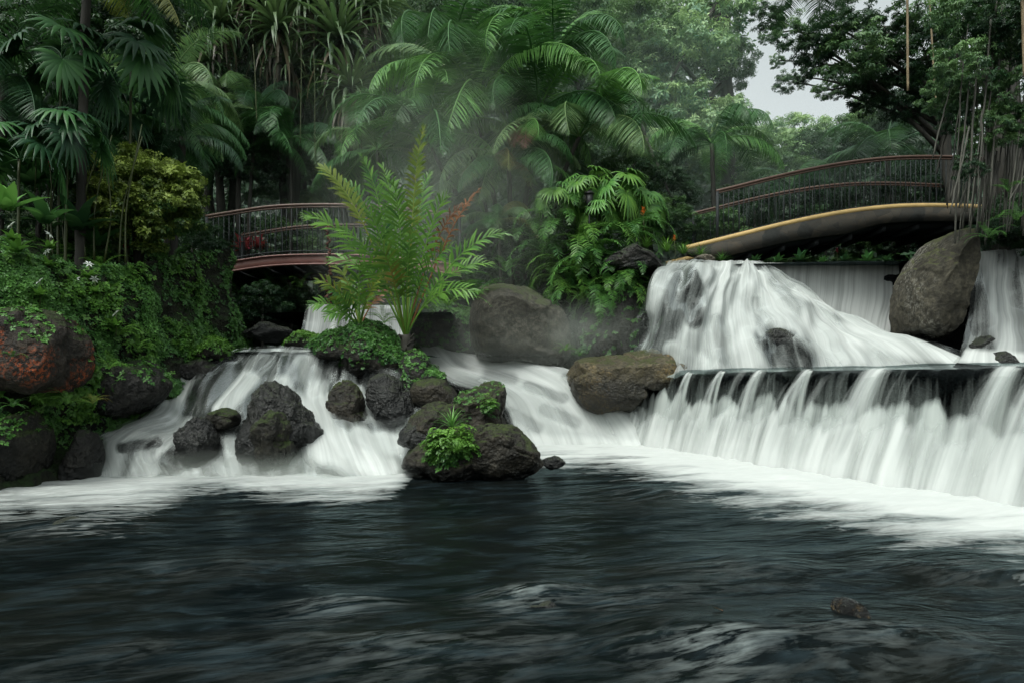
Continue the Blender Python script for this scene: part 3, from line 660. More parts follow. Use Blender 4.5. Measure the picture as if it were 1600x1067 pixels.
# ---- upper pools (level water behind the weirs)
def level(name, poly, z, f):
    V = np.array([(x, y, z) for x, y in poly]); n = 30; c = V.mean(0)
    a, b, c_, d = V; u, v = np.meshgrid(np.linspace(0, 1, n), np.linspace(0, 1, n))
    G = (1 - v)[..., None] * ((1 - u)[..., None] * a + u[..., None] * b) + v[..., None] * ((1 - u)[..., None] * d + u[..., None] * c_)
    G[..., 2] += .03 * fbm(G.reshape(-1, 3) * [1.5, 3, 1], 3).reshape(n, n)
    o = obj(name, MB().grid(G, G.reshape(-1, 3)[:, :2], f).mesh(name, M['pool'], attr='foam')); tag(o, kind='structure')
level('water', [tuple(WA - wn * .75 - wd * .9), tuple(WB - wn * .75 + wd * 5), (12, 7), (9, 15)], 1.36, .35)
level('water', [(2.0, 14.7), (11.5, 13.6), (12, 24), (1.5, 24)], 3.66, .1)
level('water', [(-5.3, 10.6), (-1.6, 10.9), (-1.4, 13.4), (-5.4, 13.4)], 1.66, .55)
level('water', [(-5.0, 13.4), (-1.2, 13.4), (-1.2, 21), (-5.6, 21)], 2.54, .2)

# ---- near weir: stone wall and the water going over it
s_ = np.linspace(-1.0, 11.5, 260); prof = np.array([(-.70, 1.38), (-.40, 1.395), (-.15, 1.39), (-.02, 1.36), (.05, 1.27), (.08, 1.12), (.10, .8), (.14, .3), (.2, -.4)])
kk = np.linspace(0, 1, 40); pr = crom(prof, kk)
base2 = WA[None] + wd[None] * s_[:, None]
W = np.zeros((len(kk), len(s_), 3))
W[..., :2] = base2[None] + wn[None, None] * pr[:, 0][:, None, None]; W[..., 2] = pr[:, 1][:, None]
crest = .035 * fbm(np.stack([s_ * 1.1, 0 * s_, 0 * s_ + 4], 1), 4); W[..., 2] += crest[None] * sstep(.6, 1.3, pr[:, 1])[:, None]
W[..., :2] += wn * (.10 * fbm(np.stack([s_ * .8, 0 * s_, 0 * s_ + 8], 1), 4))[None, :, None]
q = np.stack([np.tile(s_, len(kk)), np.repeat(pr[:, 1], len(s_)), np.repeat(pr[:, 0], len(s_))], 1)
rgh = fbm(q * [2.5, 3.5, 3.5], 5).reshape(len(kk), len(s_))
Wr = W.copy(); Wr[..., :2] += wn * ((rgh - .2) * .10)[..., None]; Wr[..., 2] -= .06
# closed body behind the rough face
back = W[:, :, :].copy(); back[..., :2] = (base2 - wn * .7)[None]; back[..., 2] = np.minimum(W[..., 2] - .06, 1.30)
mb = MB().grid(Wr).grid(back)
o = obj('weir_wall', mb.mesh('weir_wall', M['wall'])); tag(o, 'long dark wet stone weir under the falling water beside the pool', 'weir')
# thin glassy sheet over the lip
G = W.copy(); G[..., :2] += wn * (.02 + .035 * np.abs(fbm(q * [3, .8, .8], 3))).reshape(rgh.shape)[..., None]; G[..., 2] += .015
uvw = np.stack([np.tile(s_, len(kk)), np.repeat(np.r_[0, np.cumsum(np.linalg.norm(np.diff(pr, axis=0), axis=1))], len(s_))], 1)
f = np.repeat(np.interp(kk, [0, .25, .45, .62, .8, 1], [-.5, -.32, -.14, .05, .3, .9]), len(s_))
o = obj('waterfall', MB().grid(G, uvw, f).mesh('waterfall', M['lip'], attr='foam')); tag(o, kind='structure')
# jets that leave the lip and arch out
for lay, (out, lift, seed) in enumerate(((.34, .0, 1.), (.58, .02, 2.), (.80, -.04, 3.))):
    nv = 60; t = np.linspace(0, 1, nv); nu = len(s_) * 2; ss = np.linspace(-1.0, 11.5, nu)
    b2 = WA[None] + wd[None] * ss[:, None]
    start = .24 + .60 * fbm(np.stack([ss * 1.6, 0 * ss + seed * 5, 0 * ss], 1), 4) + .10 * lay       # how far below the crest this strand breaks white
    reach = out * (1 + .45 * fbm(np.stack([ss * 1.3, 0 * ss + seed * 9, 0 * ss], 1), 4)) * np.interp(ss, [0, 7, 11], [.75, 1.15, 1.3])
    G = np.zeros((nv, nu, 3)); off = .05 + reach[None] * t[:, None] ** .62
    z = 1.36 + lift - (1.40 + lift) * t[:, None] ** 1.35 + 0 * ss[None]
    G[..., :2] = b2[None] + wn[None, None] * (off + (.10 * fbm(np.stack([ss * .8, 0 * ss, 0 * ss + 8], 1), 4))[None])[..., None]; G[..., 2] = z + np.interp(ss, s_, crest)[None] * (1 - t[:, None])
    G[..., :2] += wd * (-.10 * t[:, None] * np.ones_like(ss))[..., None]
    drop = (1.36 - z); f = sstep(-.02, .36, drop - start[None])
    f = -1.05 + 1.75 * f + .45 * sstep(.55, 1.05, t)[:, None] + (1 - .35 * t[:, None]) * 1.05 * fbm(np.stack([np.tile(ss * 3.6, nv), np.repeat(t * .5, nu) + seed * 13, 0 * np.tile(ss, nv)], 1), 3).reshape(nv, nu) + .35 * fbm(np.stack([np.tile(ss * 2.4, nv), np.repeat(t * .8, nu) + seed * 3, 0 * np.tile(ss, nv)], 1), 3).reshape(nv, nu)
    f = f - (.0, .12, .28)[lay]; f = f + .35 * (1 - t[:, None]) * fbm(np.stack([np.tile(ss * 9., nv), np.repeat(t * .6, nu) + seed * 23, 0 * np.tile(ss, nv)], 1), 2).reshape(nv, nu)
    # narrow bright spouts
    for sp, wdt in ((8.6, .10), (5.3, .12), (6.85, .14), (7.3, .2), (3.2, .07), (1.5, .06), (4.2, .06), (2.4, .05)):
        f = np.maximum(f, (.95 - .3 * lay) * np.exp(-((ss[None] - sp - .05 * t[:, None]) / wdt) ** 2) * sstep(.0, .05, t)[:, None])
    uv = np.stack([np.tile(ss, nv), np.repeat(t * 1.6, nu)], 1) + seed * 4.4
    o = obj('waterfall', MB().grid(G, uv, np.clip(f, -1, 1.3).ravel()).mesh('waterfall', M['fall_weir' if lay == 0 else 'fall_weir2'], attr='foam')); tag(o, kind='structure')

# ---- far weir: wall and falls
fw = [(1.6, 14.9), (3.0, 14.62), (8.3, 14.62), (9.0, 13.6), (12.5, 13.2)]
nn_ = 200; P = crom(np.array(fw), np.linspace(0, 1, nn_)); zz = np.linspace(1.0, 3.64, 40)
G = np.zeros((40, nn_, 3)); G[..., :2] = P[None]; G[..., 2] = zz[:, None]
G[..., 1] += (fbm(G.reshape(-1, 3) * 2.2, 5) * .16).reshape(40, nn_) - .04 * (zz[:, None] < 3.5)
T_ = np.stack([G[-1], G[-1] + [0, .6, -.02]], 0)
o = obj('weir_wall', MB().grid(G).grid(T_).mesh('weir_wall', M['wall'])); tag(o, 'dark stone weir wall of the far waterfall below the arched bridge with ochre edge', 'weir')
cur = [[(x, 411, 14.6), (x, 450, 14.57), (x - 2 - (x - 1170) * .03, 490, 14.48), (x - 4 - (x - 1170) * .06, 535, 14.3)] for x in (1165, 1225, 1285, 1345, 1408)]
waterfall(cur, 'curtain', .90, [(1395,420,1385,530,16,.9),(1230,430,1250,470,20,.8),(1300,500,1390,520,16,.95)], nu=160, nv=60, edge=.02, bumps=.03, beddrop=.10)
far = [
 [(1036,411,14.6),(1020,436,13.9),(1003,480,13.5),(994,520,13.3),(985,565,13.1),(980,590,13.0)],
 [(1066,411,14.6),(1050,426,13.7),(1034,466,13.2),(1022,520,13.05),(1015,568,12.9),(1012,590,12.8)],
 [(1096,411,14.6),(1086,424,13.6),(1076,464,13.1),(1068,520,12.9),(1062,572,12.7),(1062,592,12.6)],
 [(1130,411,14.6),(1124,428,13.9),(1110,468,13.3),(1104,525,12.8),(1106,575,12.5),(1106,592,12.4)],
 [(1160,411,14.6),(1158,428,14.1),(1150,465,13.5),(1152,520,12.9),(1162,575,12.4),(1165,592,12.3)],
 [(1178,411,14.55),(1190,432,14.1),(1210,470,13.5),(1230,515,12.9),(1248,572,12.4),(1252,590,12.3)],
 [(1186,411,14.52),(1216,440,14.1),(1256,478,13.6),(1290,520,13.0),(1316,568,12.5),(1326,588,12.3)],
 [(1192,412,14.5),(1236,448,14.15),(1288,486,13.7),(1344,524,13.1),(1400,562,12.3),(1424,585,12.0)],
 [(1197,413,14.48),(1250,455,14.2),(1314,496,13.85),(1392,530,13.1),(1480,557,11.9),(1520,578,11.5)],
 [(1202,414,14.46),(1260,462,14.25),(1330,505,13.95),(1420,534,13.1),(1540,555,11.5),(1590,574,10.9)]]
waterfall(far, 'fall', .74, [
 (1070,440,1022,560,34,.28),(1085,432,1085,500,20,.12),(1098,420,1120,470,12,.95),(1006,500,1000,560,20,.25),(1046,450,1040,470,8,.5),(1140,430,1165,560,44,1.0),(1170,420,1240,520,24,1.05),(1210,440,1300,530,14,.62),
 (1225,540,1250,565,34,.05),(1195,525,1215,560,24,.2),(1270,500,1330,560,30,1.05),(1320,520,1500,560,26,1.15),(1245,455,1400,528,12,1.1),(1120,500,1130,560,14,.55),(1050,545,1110,575,18,.9),(1180,470,1190,520,10,.6)], nu=240, nv=150, edge=.05, layers=2, bumps=.16, beddrop=.12)
rf = [[(1512,396,13.4),(1518,440,12.8),(1512,500,12.3),(1500,545,11.8),(1490,566,11.4)],[(1545,392,13.3),(1545,440,12.7),(1542,500,12.1),(1535,545,11.6),(1530,570,11.2)],
      [(1575,390,13.2),(1578,440,12.6),(1582,500,12.0),(1588,545,11.4),(1590,572,11.0)],[(1615,388,13.1),(1625,440,12.4),(1640,500,11.8),(1650,545,11.2),(1660,575,10.8)],[(1700,385,13.0),(1715,440,12.2),(1730,500,11.6),(1740,545,11.0),(1750,575,10.6)]]
waterfall(rf, 'fall', .36, [(1560,430,1572,540,26,.62),(1548,400,1550,440,12,.55),(1535,520,1540,545,20,.2),(1500,555,1640,565,16,.9),(1598,440,1620,540,14,.5)], nu=90, nv=90, edge=.08, bumps=.08)

# ---- left cascade
lc = [
 [(262,585,10.5),(240,622,10.1),(205,660,9.35),(150,678,8.9),(118,700,8.75),(118,750,8.45)],
 [(288,577,10.45),(272,612,10.05),(250,652,9.35),(188,676,8.95),(163,697,8.8),(167,748,8.45)],
 [(312,574,10.4),(302,614,9.95),(284,655,9.3),(236,681,8.95),(214,706,8.78),(226,748,8.45)],
 [(372,549,10.8),(335,590,10.25),(306,650,9.4),(282,676,8.95),(262,706,8.78),(276,748,8.45)],
 [(402,545,10.9),(374,585,10.3),(336,650,9.4),(320,674,9.0),(322,702,8.8),(330,746,8.45)],
 [(432,544,10.9),(402,582,10.3),(372,632,9.5),(364,672,9.05),(370,706,8.8),(376,746,8.45)],
 [(462,546,10.9),(446,584,10.35),(430,622,9.75),(438,670,9.1),(450,706,8.8),(452,746,8.45)],
 [(500,548,10.9),(490,590,10.4),(480,632,9.8),(490,674,9.2),(502,712,8.8),(512,752,8.4)],
 [(532,550,10.9),(524,600,10.4),(516,640,9.8),(530,682,9.2),(546,716,8.8),(562,752,8.4)],
 [(562,554,10.9),(562,610,10.35),(572,660,9.7),(590,692,9.15),(602,718,8.85),(612,748,8.5)],
 [(600,560,10.8),(624,610,10.3),(640,655,9.75),(646,682,9.25),(646,706,8.95),(642,738,8.7)],
 [(628,574,10.7),(662,618,10.3),(676,650,9.85),(676,676,9.4),(670,702,9.1),(658,732,8.9)]]
waterfall(lc, 'fall_left', .24, [
 (290,585,262,645,26,.95),(262,648,200,672,24,.75),(180,690,172,740,26,.85),(225,715,215,748,22,.75),(265,680,235,742,14,.8),(335,585,308,642,30,-.35),(362,572,330,640,26,-.25),
 (300,665,230,690,26,.55),(390,590,345,640,22,.95),(425,565,470,590,22,.05),(390,560,420,570,26,.30),(480,565,490,600,26,.62),(440,600,450,640,22,.8),
 (470,640,520,690,34,1.05),(500,620,500,700,34,1.0),(520,700,600,735,40,1.15),(600,690,640,700,26,1.0),(560,680,600,700,22,1.0),(570,566,600,602,34,-.4),(560,610,575,650,14,.6),(600,620,630,650,18,.30),(540,565,545,590,18,.30),
 (655,620,672,650,12,.75),(130,705,125,745,20,-.3),(360,690,362,740,20,.62),(245,725,300,735,16,.62),(325,700,268,722,26,-.3),(500,545,430,548,10,.6),(245,690,190,700,12,.1),(600,620,622,655,16,-.2),(530,575,520,610,10,-.1)], nu=240, nv=150, edge=.03, layers=2, bumps=.09, beddrop=.10, bedrough=.13)
# ---- chute in the middle
cc = [
 [(648,540,15.0),(668,575,14.2),(700,600,13.6),(742,612,13.3),(776,622,13.1),(792,655,12.9),(812,700,12.6)],
 [(672,541,15.0),(705,572,14.2),(745,592,13.6),(790,606,13.3),(820,628,13.1),(838,660,12.9),(856,700,12.6)],
 [(700,548,15.0),(740,572,14.2),(790,585,13.7),(838,600,13.35),(868,630,13.1),(886,662,12.9),(902,700,12.6)],
 [(735,556,14.9),(785,572,14.2),(838,582,13.8),(880,600,13.4),(908,630,13.1),(928,662,12.9),(948,702,12.55)],
 [(770,562,14.8),(825,573,14.2),(872,583,13.8),(912,604,13.4),(944,634,13.15),(966,664,12.95),(990,704,12.5)],
 [(805,566,14.6),(858,572,14.2),(898,586,13.8),(938,610,13.5),(972,638,13.2),(1000,666,13.0),(1040,708,12.5)],
 [(850,568,14.5),(882,572,14.2),(915,590,13.9),(956,616,13.6),(996,642,13.3),(1030,668,13.0),(1085,712,12.4)]]
waterfall(cc, 'fall_mid', .98, [(745,583,800,592,14,.62),(825,603,880,622,12,.60),(800,645,840,668,14,.66),(850,640,900,660,14,.7),(885,590,930,612,12,.65),(930,590,1000,640,26,1.2),(800,692,1000,702,22,1.25),(690,565,740,580,22,1.15)], nu=150, nv=130, edge=.05, layers=2, bumps=.12, ufreq=1.2)
# ---- small falls under the left bridge
bf = [[(478,476,13.4),(474,500,13.2),(470,520,12.9),(466,545,12.7)],[(510,476,13.4),(508,500,13.25),(504,524,13.0),(500,548,12.8)],[(560,477,13.4),(560,500,13.3),(560,526,13.1),(560,548,12.9)],
      [(600,477,13.4),(600,500,13.3),(600,526,13.1),(600,548,12.9)],[(640,478,13.4),(640,500,13.3),(638,524,13.1),(636,548,12.9)]]
waterfall(bf, 'curtain', .66, [(530,480,545,530,20,.4)], nu=110, nv=60, edge=.05, bumps=.05)

# ================================================================== ROCKS
rock('boulder', 'huge round grey boulder with smooth flat top in mist below the big palm', [(735,478),(752,455),(772,446),(815,443),(850,460),(885,486),(893,520),(888,560),(862,580),(800,584),(750,572),(733,530)], 14.4, 2.0, 'rock_gray', 3, .03, 5, blocky=.6, frac=.03)
rock('boulder', 'tall pointed grey boulder between the two right waterfalls under the bridge end', [(1392,480),(1402,448),(1430,412),(1462,388),(1505,360),(1524,356),(1530,395),(1526,470),(1512,525),(1452,540),(1398,530)], 12.9, 1.9, 'rock_big', 5, .04, 4, blocky=.5, frac=.03)
rock('boulder', 'low golden brown boulder at the left end of the near weir', [(880,590),(900,562),(940,552),(985,544),(1050,553),(1098,575),(1060,594),(1000,604),(996,640),(960,650),(890,640)], 13.2, 1.5, 'rock_gold', 8, .05, 6)
rock('rock', 'rounded stone half covered by white water at the foot of the far waterfall', [(1168,590),(1176,530),(1200,512),(1240,524),(1270,552),(1286,590)], 13.0, .9, 'rock_wet', 12, .05, 4, moss=0)
rock('rock', 'large knobbly black rock standing in the middle of the left cascade', [(366,745),(366,650),(376,608),(402,593),(434,600),(466,624),(496,655),(506,690),(486,706),(474,745),(430,750),(385,750)], 8.95, 1.0, 'rock_wet', 21, .105, 4, blocky=.55)
rock('rock', 'brown humped rock leaning on the big black rock in the left cascade', [(392,700),(388,662),(404,640),(432,634),(458,652),(468,690),(462,726),(420,738),(394,732)], 8.7, .7, 'rock_mossy', 22, .105, 3, blocky=.55)
rock('rock', 'squat black wet rock left of the big cascade rock by the pool', [(270,752),(280,700),(296,662),(320,650),(340,664),(350,705),(348,752)], 8.78, .6, 'rock_wet', 23, .105, 4, blocky=.55)
rock('rock', 'small olive stone capping the drop between two black cascade rocks', [(320,652),(334,637),(360,636),(377,650),(374,672),(340,672)], 9.0, .35, 'rock_mossy', 24, .07, 3, sub=4)
rock('rock', 'pointed brown rock in the white water right of the big cascade rock', [(508,612),(526,592),(548,594),(566,636),(582,672),(560,690),(530,660),(512,634)], 9.8, .6, 'rock_brown', 25, .105, 4, blocky=.55)
rock('rock', 'dark flat sided rock under thin streams at the right of the left cascade', [(570,590),(598,582),(630,606),(656,655),(648,680),(608,672),(584,640)], 9.95, .6, 'rock_wet', 26, .105, 4, blocky=.55)
rock('rock', 'dark block at the pool edge left of the lowest cascade step', [(92,700),(106,676),(150,670),(163,690),(158,742),(132,762),(96,760)], 8.3, .6, 'rock_dark', 27, .06, 6)
rock('rock', 'green mossy boulder at the far left edge of the pool', [(-70,690),(0,648),(56,640),(82,680),(74,740),(44,772),(-60,780)], 7.6, 1.2, 'rock_mossy', 28, .08, 5, moss=500, mup=.62, mossmat='fern')
rock('boulder', 'dark square boulder with orange lichen on the left bank', [(-50,520),(-30,492),(20,478),(108,492),(140,522),(147,580),(130,606),(68,616),(0,608),(-45,580)], 7.9, 1.3, 'rock_lichen', 29, .05, 6, blocky=.38, moss=420, mup=.75, mossmat='fern')
rock('rock', 'long dark overhanging rock under the ferns of the left bank', [(36,670),(80,610),(150,575),(205,560),(246,570),(270,602),(262,624),(236,648),(186,660),(118,684)], 9.1, 1.3, 'rock_dark', 30, .07, 6, moss=700, mup=.6, leaf=.04, mossmat='fern')
rock('rock', 'knob of dark rock beside the leftmost white chute', [(200,600),(215,572),(246,568),(268,590),(268,612),(240,634),(206,630)], 9.9, .7, 'rock_wet', 31, .07, 4)
rock('rock', 'little moss capped rock at the head of the left cascade', [(303,562),(314,536),(335,526),(356,536),(364,556),(340,572)], 10.6, .6, 'rock_mossy', 32, .06, 3, moss=700, mossmat='moss_bright', mup=.0)
rock('rock', 'dark rounded rock below the moss capped rock at the head of the cascade', [(270,580),(290,560),(330,562),(352,572),(320,600),(285,600)], 10.4, .6, 'rock_dark', 37, .06, 3, sub=4)
rock('rock', 'dark flat rock at the back of the stream under the left bridge', [(376,532),(398,510),(440,502),(458,516),(448,530),(400,536)], 12.2, .8, 'rock_wet', 33, .07, 5)
rock('rock', 'dark stone with green moss between stream and mossy mound', [(442,548),(454,526),(490,518),(506,530),(500,550),(460,552)], 11.1, .5, 'rock_mossy', 34, .06, 4, sub=4, moss=400, mup=.1, mossmat='moss_bright')
rock('rock', 'mossy mound carrying the tall cycad between the two streams', [(470,556),(500,520),(540,500),(590,498),(622,522),(640,560),(662,600),(640,612),(590,592),(530,562)], 11.0, 1.2, 'rock_mossy', 35, .07, 3, moss=2600, mup=.10, leaf=.036, mossmat='fern')
rock('rock', 'dark sloping rock beneath the cycad trunk beside the central chute', [(622,560),(650,545),(672,570),(700,600),(706,625),(680,648),(640,640),(622,600)], 10.6, .8, 'rock_dark', 36, .07, 5, moss=500, mup=.5)
rock('rock', 'low reddish brown rock right of the cascade near the central chute', [(640,606),(664,590),(700,600),(716,622),(690,642),(650,640)], 10.0, .6, 'rock_brown', 38, .07, 4, sub=4)
rock('rock', 'upright brown rock at the back of the stone island', [(696,660),(712,624),(746,602),(776,594),(793,608),(790,650),(796,704),(742,712),(696,704)], 9.15, .9, 'rock_brown', 41, .085, 6, blocky=.55, moss=260, mup=.6, leaf=.025)
rock('rock', 'broad brown rock at the front of the stone island', [(626,746),(642,716),(690,692),(740,672),(786,660),(812,665),(832,690),(850,722),(842,742),(742,756),(650,760)], 8.5, 1.1, 'rock_brown', 42, .085, 6, blocky=.55)
rock('rock', 'smooth grey lobe at the left side of the stone island', [(620,696),(638,664),(676,654),(704,676),(700,716),(640,716)], 8.75, .6, 'rock_wet', 43, .05, 3)
rock('rock', 'rounded dark rock in the middle of the stone island', [(632,676),(652,636),(700,626),(736,640),(740,700),(660,706)], 8.95, .8, 'rock_brown', 44, .06, 3)
rock('rock', 'tiny wet stones trailing off the right of the stone island', [(846,722),(858,711),(874,716),(884,728),(850,734)], 8.9, .3, 'rock_wet', 45, .07, 3, sub=4)
rock('boulder', 'dark slab of rock left of the far waterfall crest', [(938,412),(962,388),(1000,381),(1034,402),(1036,424),(1000,436),(950,432)], 14.2, 1.5, 'rock_dark', 46, .06, 6)
rock('rock', 'mossy rock behind the cycad trunk at the left foot of the misty boulder', [(630,556),(634,505),(664,476),(712,466),(748,482),(762,530),(758,562)], 15.4, 1.4, 'rock_mossy', 58, .07, 4, moss=1500, mup=.1, leaf=.05, mossmat='fern')
rock('rock', 'dark shaded rock face left of the far waterfall under the hanging ferns', [(900,600),(905,470),(940,430),(1010,432),(1020,480),(1004,540),(994,600)], 14.3, 1.2, 'rock_dark', 47, .07, 6, moss=700, mup=.45, leaf=.05, mossmat='fern')
rock('rock', 'small tan stone on the crest of the far waterfall beside the bridge end', [(1082,414),(1088,400),(1104,397),(1116,404),(1118,414)], 14.9, .5, 'rock_tan', 48, .05, 4, sub=4)
rock('rock', 'dark stone under the thin waterfall at the right edge', [(1500,572),(1506,545),(1530,524),(1558,538),(1568,572)], 11.9, .6, 'rock_wet', 49, .06, 3, sub=4)
rock('rock', 'dark low stone at the bottom of the thin waterfall at the right edge', [(1536,590),(1546,560),(1572,548),(1594,562),(1600,590)], 11.3, .5, 'rock_wet', 50, .06, 3, sub=4)
rock('rock', 'glassy black stone with an ochre edge breaking the pool surface in front', [(1290,990),(1300,950),(1322,932),(1350,940),(1370,985),(1340,1000)], 3.42, .28, 'rock_ochre', 51, .08, 4, sub=4)
rock('rock', 'flat black stone just breaking the water at the left of the pool', [(74,826),(90,812),(118,806),(136,816),(128,832),(92,836)], 5.6, .3, 'rock_wet', 52, .08, 4, sub=4)
rock('rock', 'wet drowned stone under a white hump of water in front', [(800,958),(806,936),(836,922),(872,930),(884,958)], 3.68, .3, 'rock_wet', 53, .06, 4, sub=4)
rock('rock', 'grey drowned stone showing left of the front centre of the pool', [(505,965),(520,940),(555,928),(586,940),(590,966)], 3.66, .3, 'rock_wet', 54, .06, 4, sub=4)

# ---- left bank of moss and soil
ny, ns = 220, 110; yy = np.linspace(5.5, 16.5, ny); ss = np.linspace(0, 1, ns)
def foot(y): return np.interp(y, [5.5, 8, 9, 10.3, 12, 13.2, 14.5, 16.5], [-6.6, -5.75, -5.45, -5.45, -5.4, -5.3, -5.55, -5.9])
def ztop(y): return np.interp(y, [5.5, 7, 8, 10, 13, 16.5], [1.6, 2.3, 2.75, 3.15, 3.75, 4.05])
YY, SS = np.meshgrid(yy, ss, indexing='ij'); zt = ztop(YY)
off = np.interp(SS, [0, .2, .5, .62, 1], [0, .22, .75, 1.2, 5.5]); zf = np.interp(SS, [0, .2, .5, .62, 1], [-.08, .35, .93, 1.0, 1.22])
Bk = np.stack([foot(YY) - off, YY, zf * zt], 2); bn = grid_normals(Bk)
nb = fbm(Bk.reshape(-1, 3) * 1.1, 5).reshape(ny, ns) * .42 + fbm(Bk.reshape(-1, 3) * 3.7 + 9, 3).reshape(ny, ns) * .10
Bk = Bk + bn * nb[..., None]
o = obj('mossy_bank', MB().grid(Bk).mesh('mossy_bank', M['soil'])); tag(o, kind='structure')
FB = flow_grid([
 [(-150,392,7.2),(-150,500,7.0),(-150,600,6.9),(-150,700,6.8),(-150,800,6.6)],
 [(-40,392,7.7),(-40,500,7.5),(-40,600,7.4),(-40,700,7.3),(-40,790,7.1)],
 [(50,402,8.2),(50,500,8.0),(55,600,8.0),(45,690,7.9),(40,790,7.5)],
 [(115,412,8.8),(128,500,8.5),(135,590,8.5),(120,680,8.6),(110,790,8.2)],
 [(172,418,9.4),(185,500,9.1),(190,570,9.1),(185,640,9.2),(165,730,8.9)],
 [(236,410,10.3),(244,480,10.1),(252,545,9.95),(258,600,9.85),(250,660,9.6)],
 [(300,398,11.5),(304,460,11.3),(308,520,11.1),(310,565,10.9),(300,610,10.4)],
 [(362,388,13.3),(366,440,13.2),(372,490,13.0),(378,530,12.7),(380,556,12.3)]], 260, 150)
fbn = grid_normals(FB); q = FB.reshape(-1, 3)
FB = FB + fbn * (fbm(q * 1.5 + 3, 5) * .26 + fbm(q * 4.5, 4, True) * .07).reshape(FB.shape[:2])[..., None]
o = obj('mossy_bank', MB().grid(FB).mesh('mossy_bank', M['soil'])); tag(o, kind='structure')
def scatter(G, nrm, n, seed, freq, thr, lo=0., hi=1.):
    g = np.random.default_rng(seed); a, b = G.shape[:2]; i = g.integers(0, a - 1, n); j = g.integers(int(lo * (b - 1)), max(int(hi * (b - 1)), 1), n); u = g.random((n, 2))
    P = G[i, j] + (G[i + 1, j] - G[i, j]) * u[:, :1] + (G[i, np.minimum(j + 1, b - 1)] - G[i, j]) * u[:, 1:]
    v = fbm(P * freq + seed, 3); k = v + g.normal(0, .10, n) > thr
    return P[k], nrm[i, j][k], v[k]
P, nn, v = scatter(Bk, bn, 30000, 5, 1.6, -.10, 0, .8)
o = obj('ground_cover', leaf_cloud(P + nn * .03, nn, .05, .015, 5, .3, 5, .40 + 1.0 * np.clip(v, -.3, .5), .5).mesh('ground_cover', M['moss_leaf'], False)); tag(o, kind='stuff')
P, nn, v = scatter(Bk, bn, 9000, 8, 1.3, .16, 0, .75)
o = obj('ground_cover', leaf_cloud(P + nn * .07, nn, .06, .02, 5, .3, 6, .5, .5).mesh('ground_cover', M['moss_bright'], False)); tag(o, kind='stuff')
P, nn, v = scatter(FB, fbn, 34000, 15, 1.5, .0, 0, 1)
k = P[:, 2] > .35 + .5 * np.random.default_rng(3).random(len(P)); P, nn, v = P[k], nn[k], v[k]
o = obj('ground_cover', leaf_cloud(P + nn * .02, nn, (.034), .0115, 5, .35, 15, .36 + 1.1 * np.clip(v, -.3, .5), .5).mesh('ground_cover', M['moss_leaf'], False)); tag(o, kind='stuff')
P, nn, v = scatter(FB, fbn, 9000, 18, 1.5, .14, 0, .9); k = (P[:, 2] > .7); P, nn = P[k], nn[k]
o = obj('ground_cover', leaf_cloud(P + nn * .06, nn, .05, .017, 6, .3, 16, .5, .5).mesh('ground_cover', M['moss_bright'], False)); tag(o, kind='stuff')
# undergrowth on the forest floor behind
g = np.random.default_rng(4); n = 26000; X = g.uniform(-22, 22, n); Y = g.uniform(15.2, 34, n)
P = np.stack([X, Y, ground_z(X, Y) + g.uniform(0, .5, n)], 1); k = ((np.abs(X + 3.7) > 1.8) | (Y > 20)) & ~((X > 1.8) & (X < 8.6) & (Y < 17.2))
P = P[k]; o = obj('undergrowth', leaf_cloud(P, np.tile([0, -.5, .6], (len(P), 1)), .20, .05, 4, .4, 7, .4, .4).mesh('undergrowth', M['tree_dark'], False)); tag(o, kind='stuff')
n = 9000; X = g.uniform(7, 36, n); Y = g.uniform(24, 44, n); P = np.stack([X, Y, ground_z(X, Y) + g.uniform(0, 1, n) ** 1.4 * np.interp(Y, [24, 44], [3.5, 7.5])], 1)
o = obj('far_woods', leaf_cloud(P, np.tile([0, -.8, .4], (n, 1)), .45, .11, 4, .5, 19, .4, .3).mesh('far_woods', M['tree_dark'], False)); tag(o, kind='stuff')
# the wooded hillside behind everything
n = 30000; X = g.uniform(-48, 16, n); Y = g.uniform(25, 52, n); P = np.stack([X, Y, ground_z(X, Y) + g.uniform(0, 1.6, n)], 1)
o = obj('far_woods', leaf_cloud(P, np.tile([0, -.8, .4], (n, 1)), .50, .12, 4, .5, 9, .4, .3).mesh('far_woods', M['tree_dark'], False)); tag(o, kind='stuff')

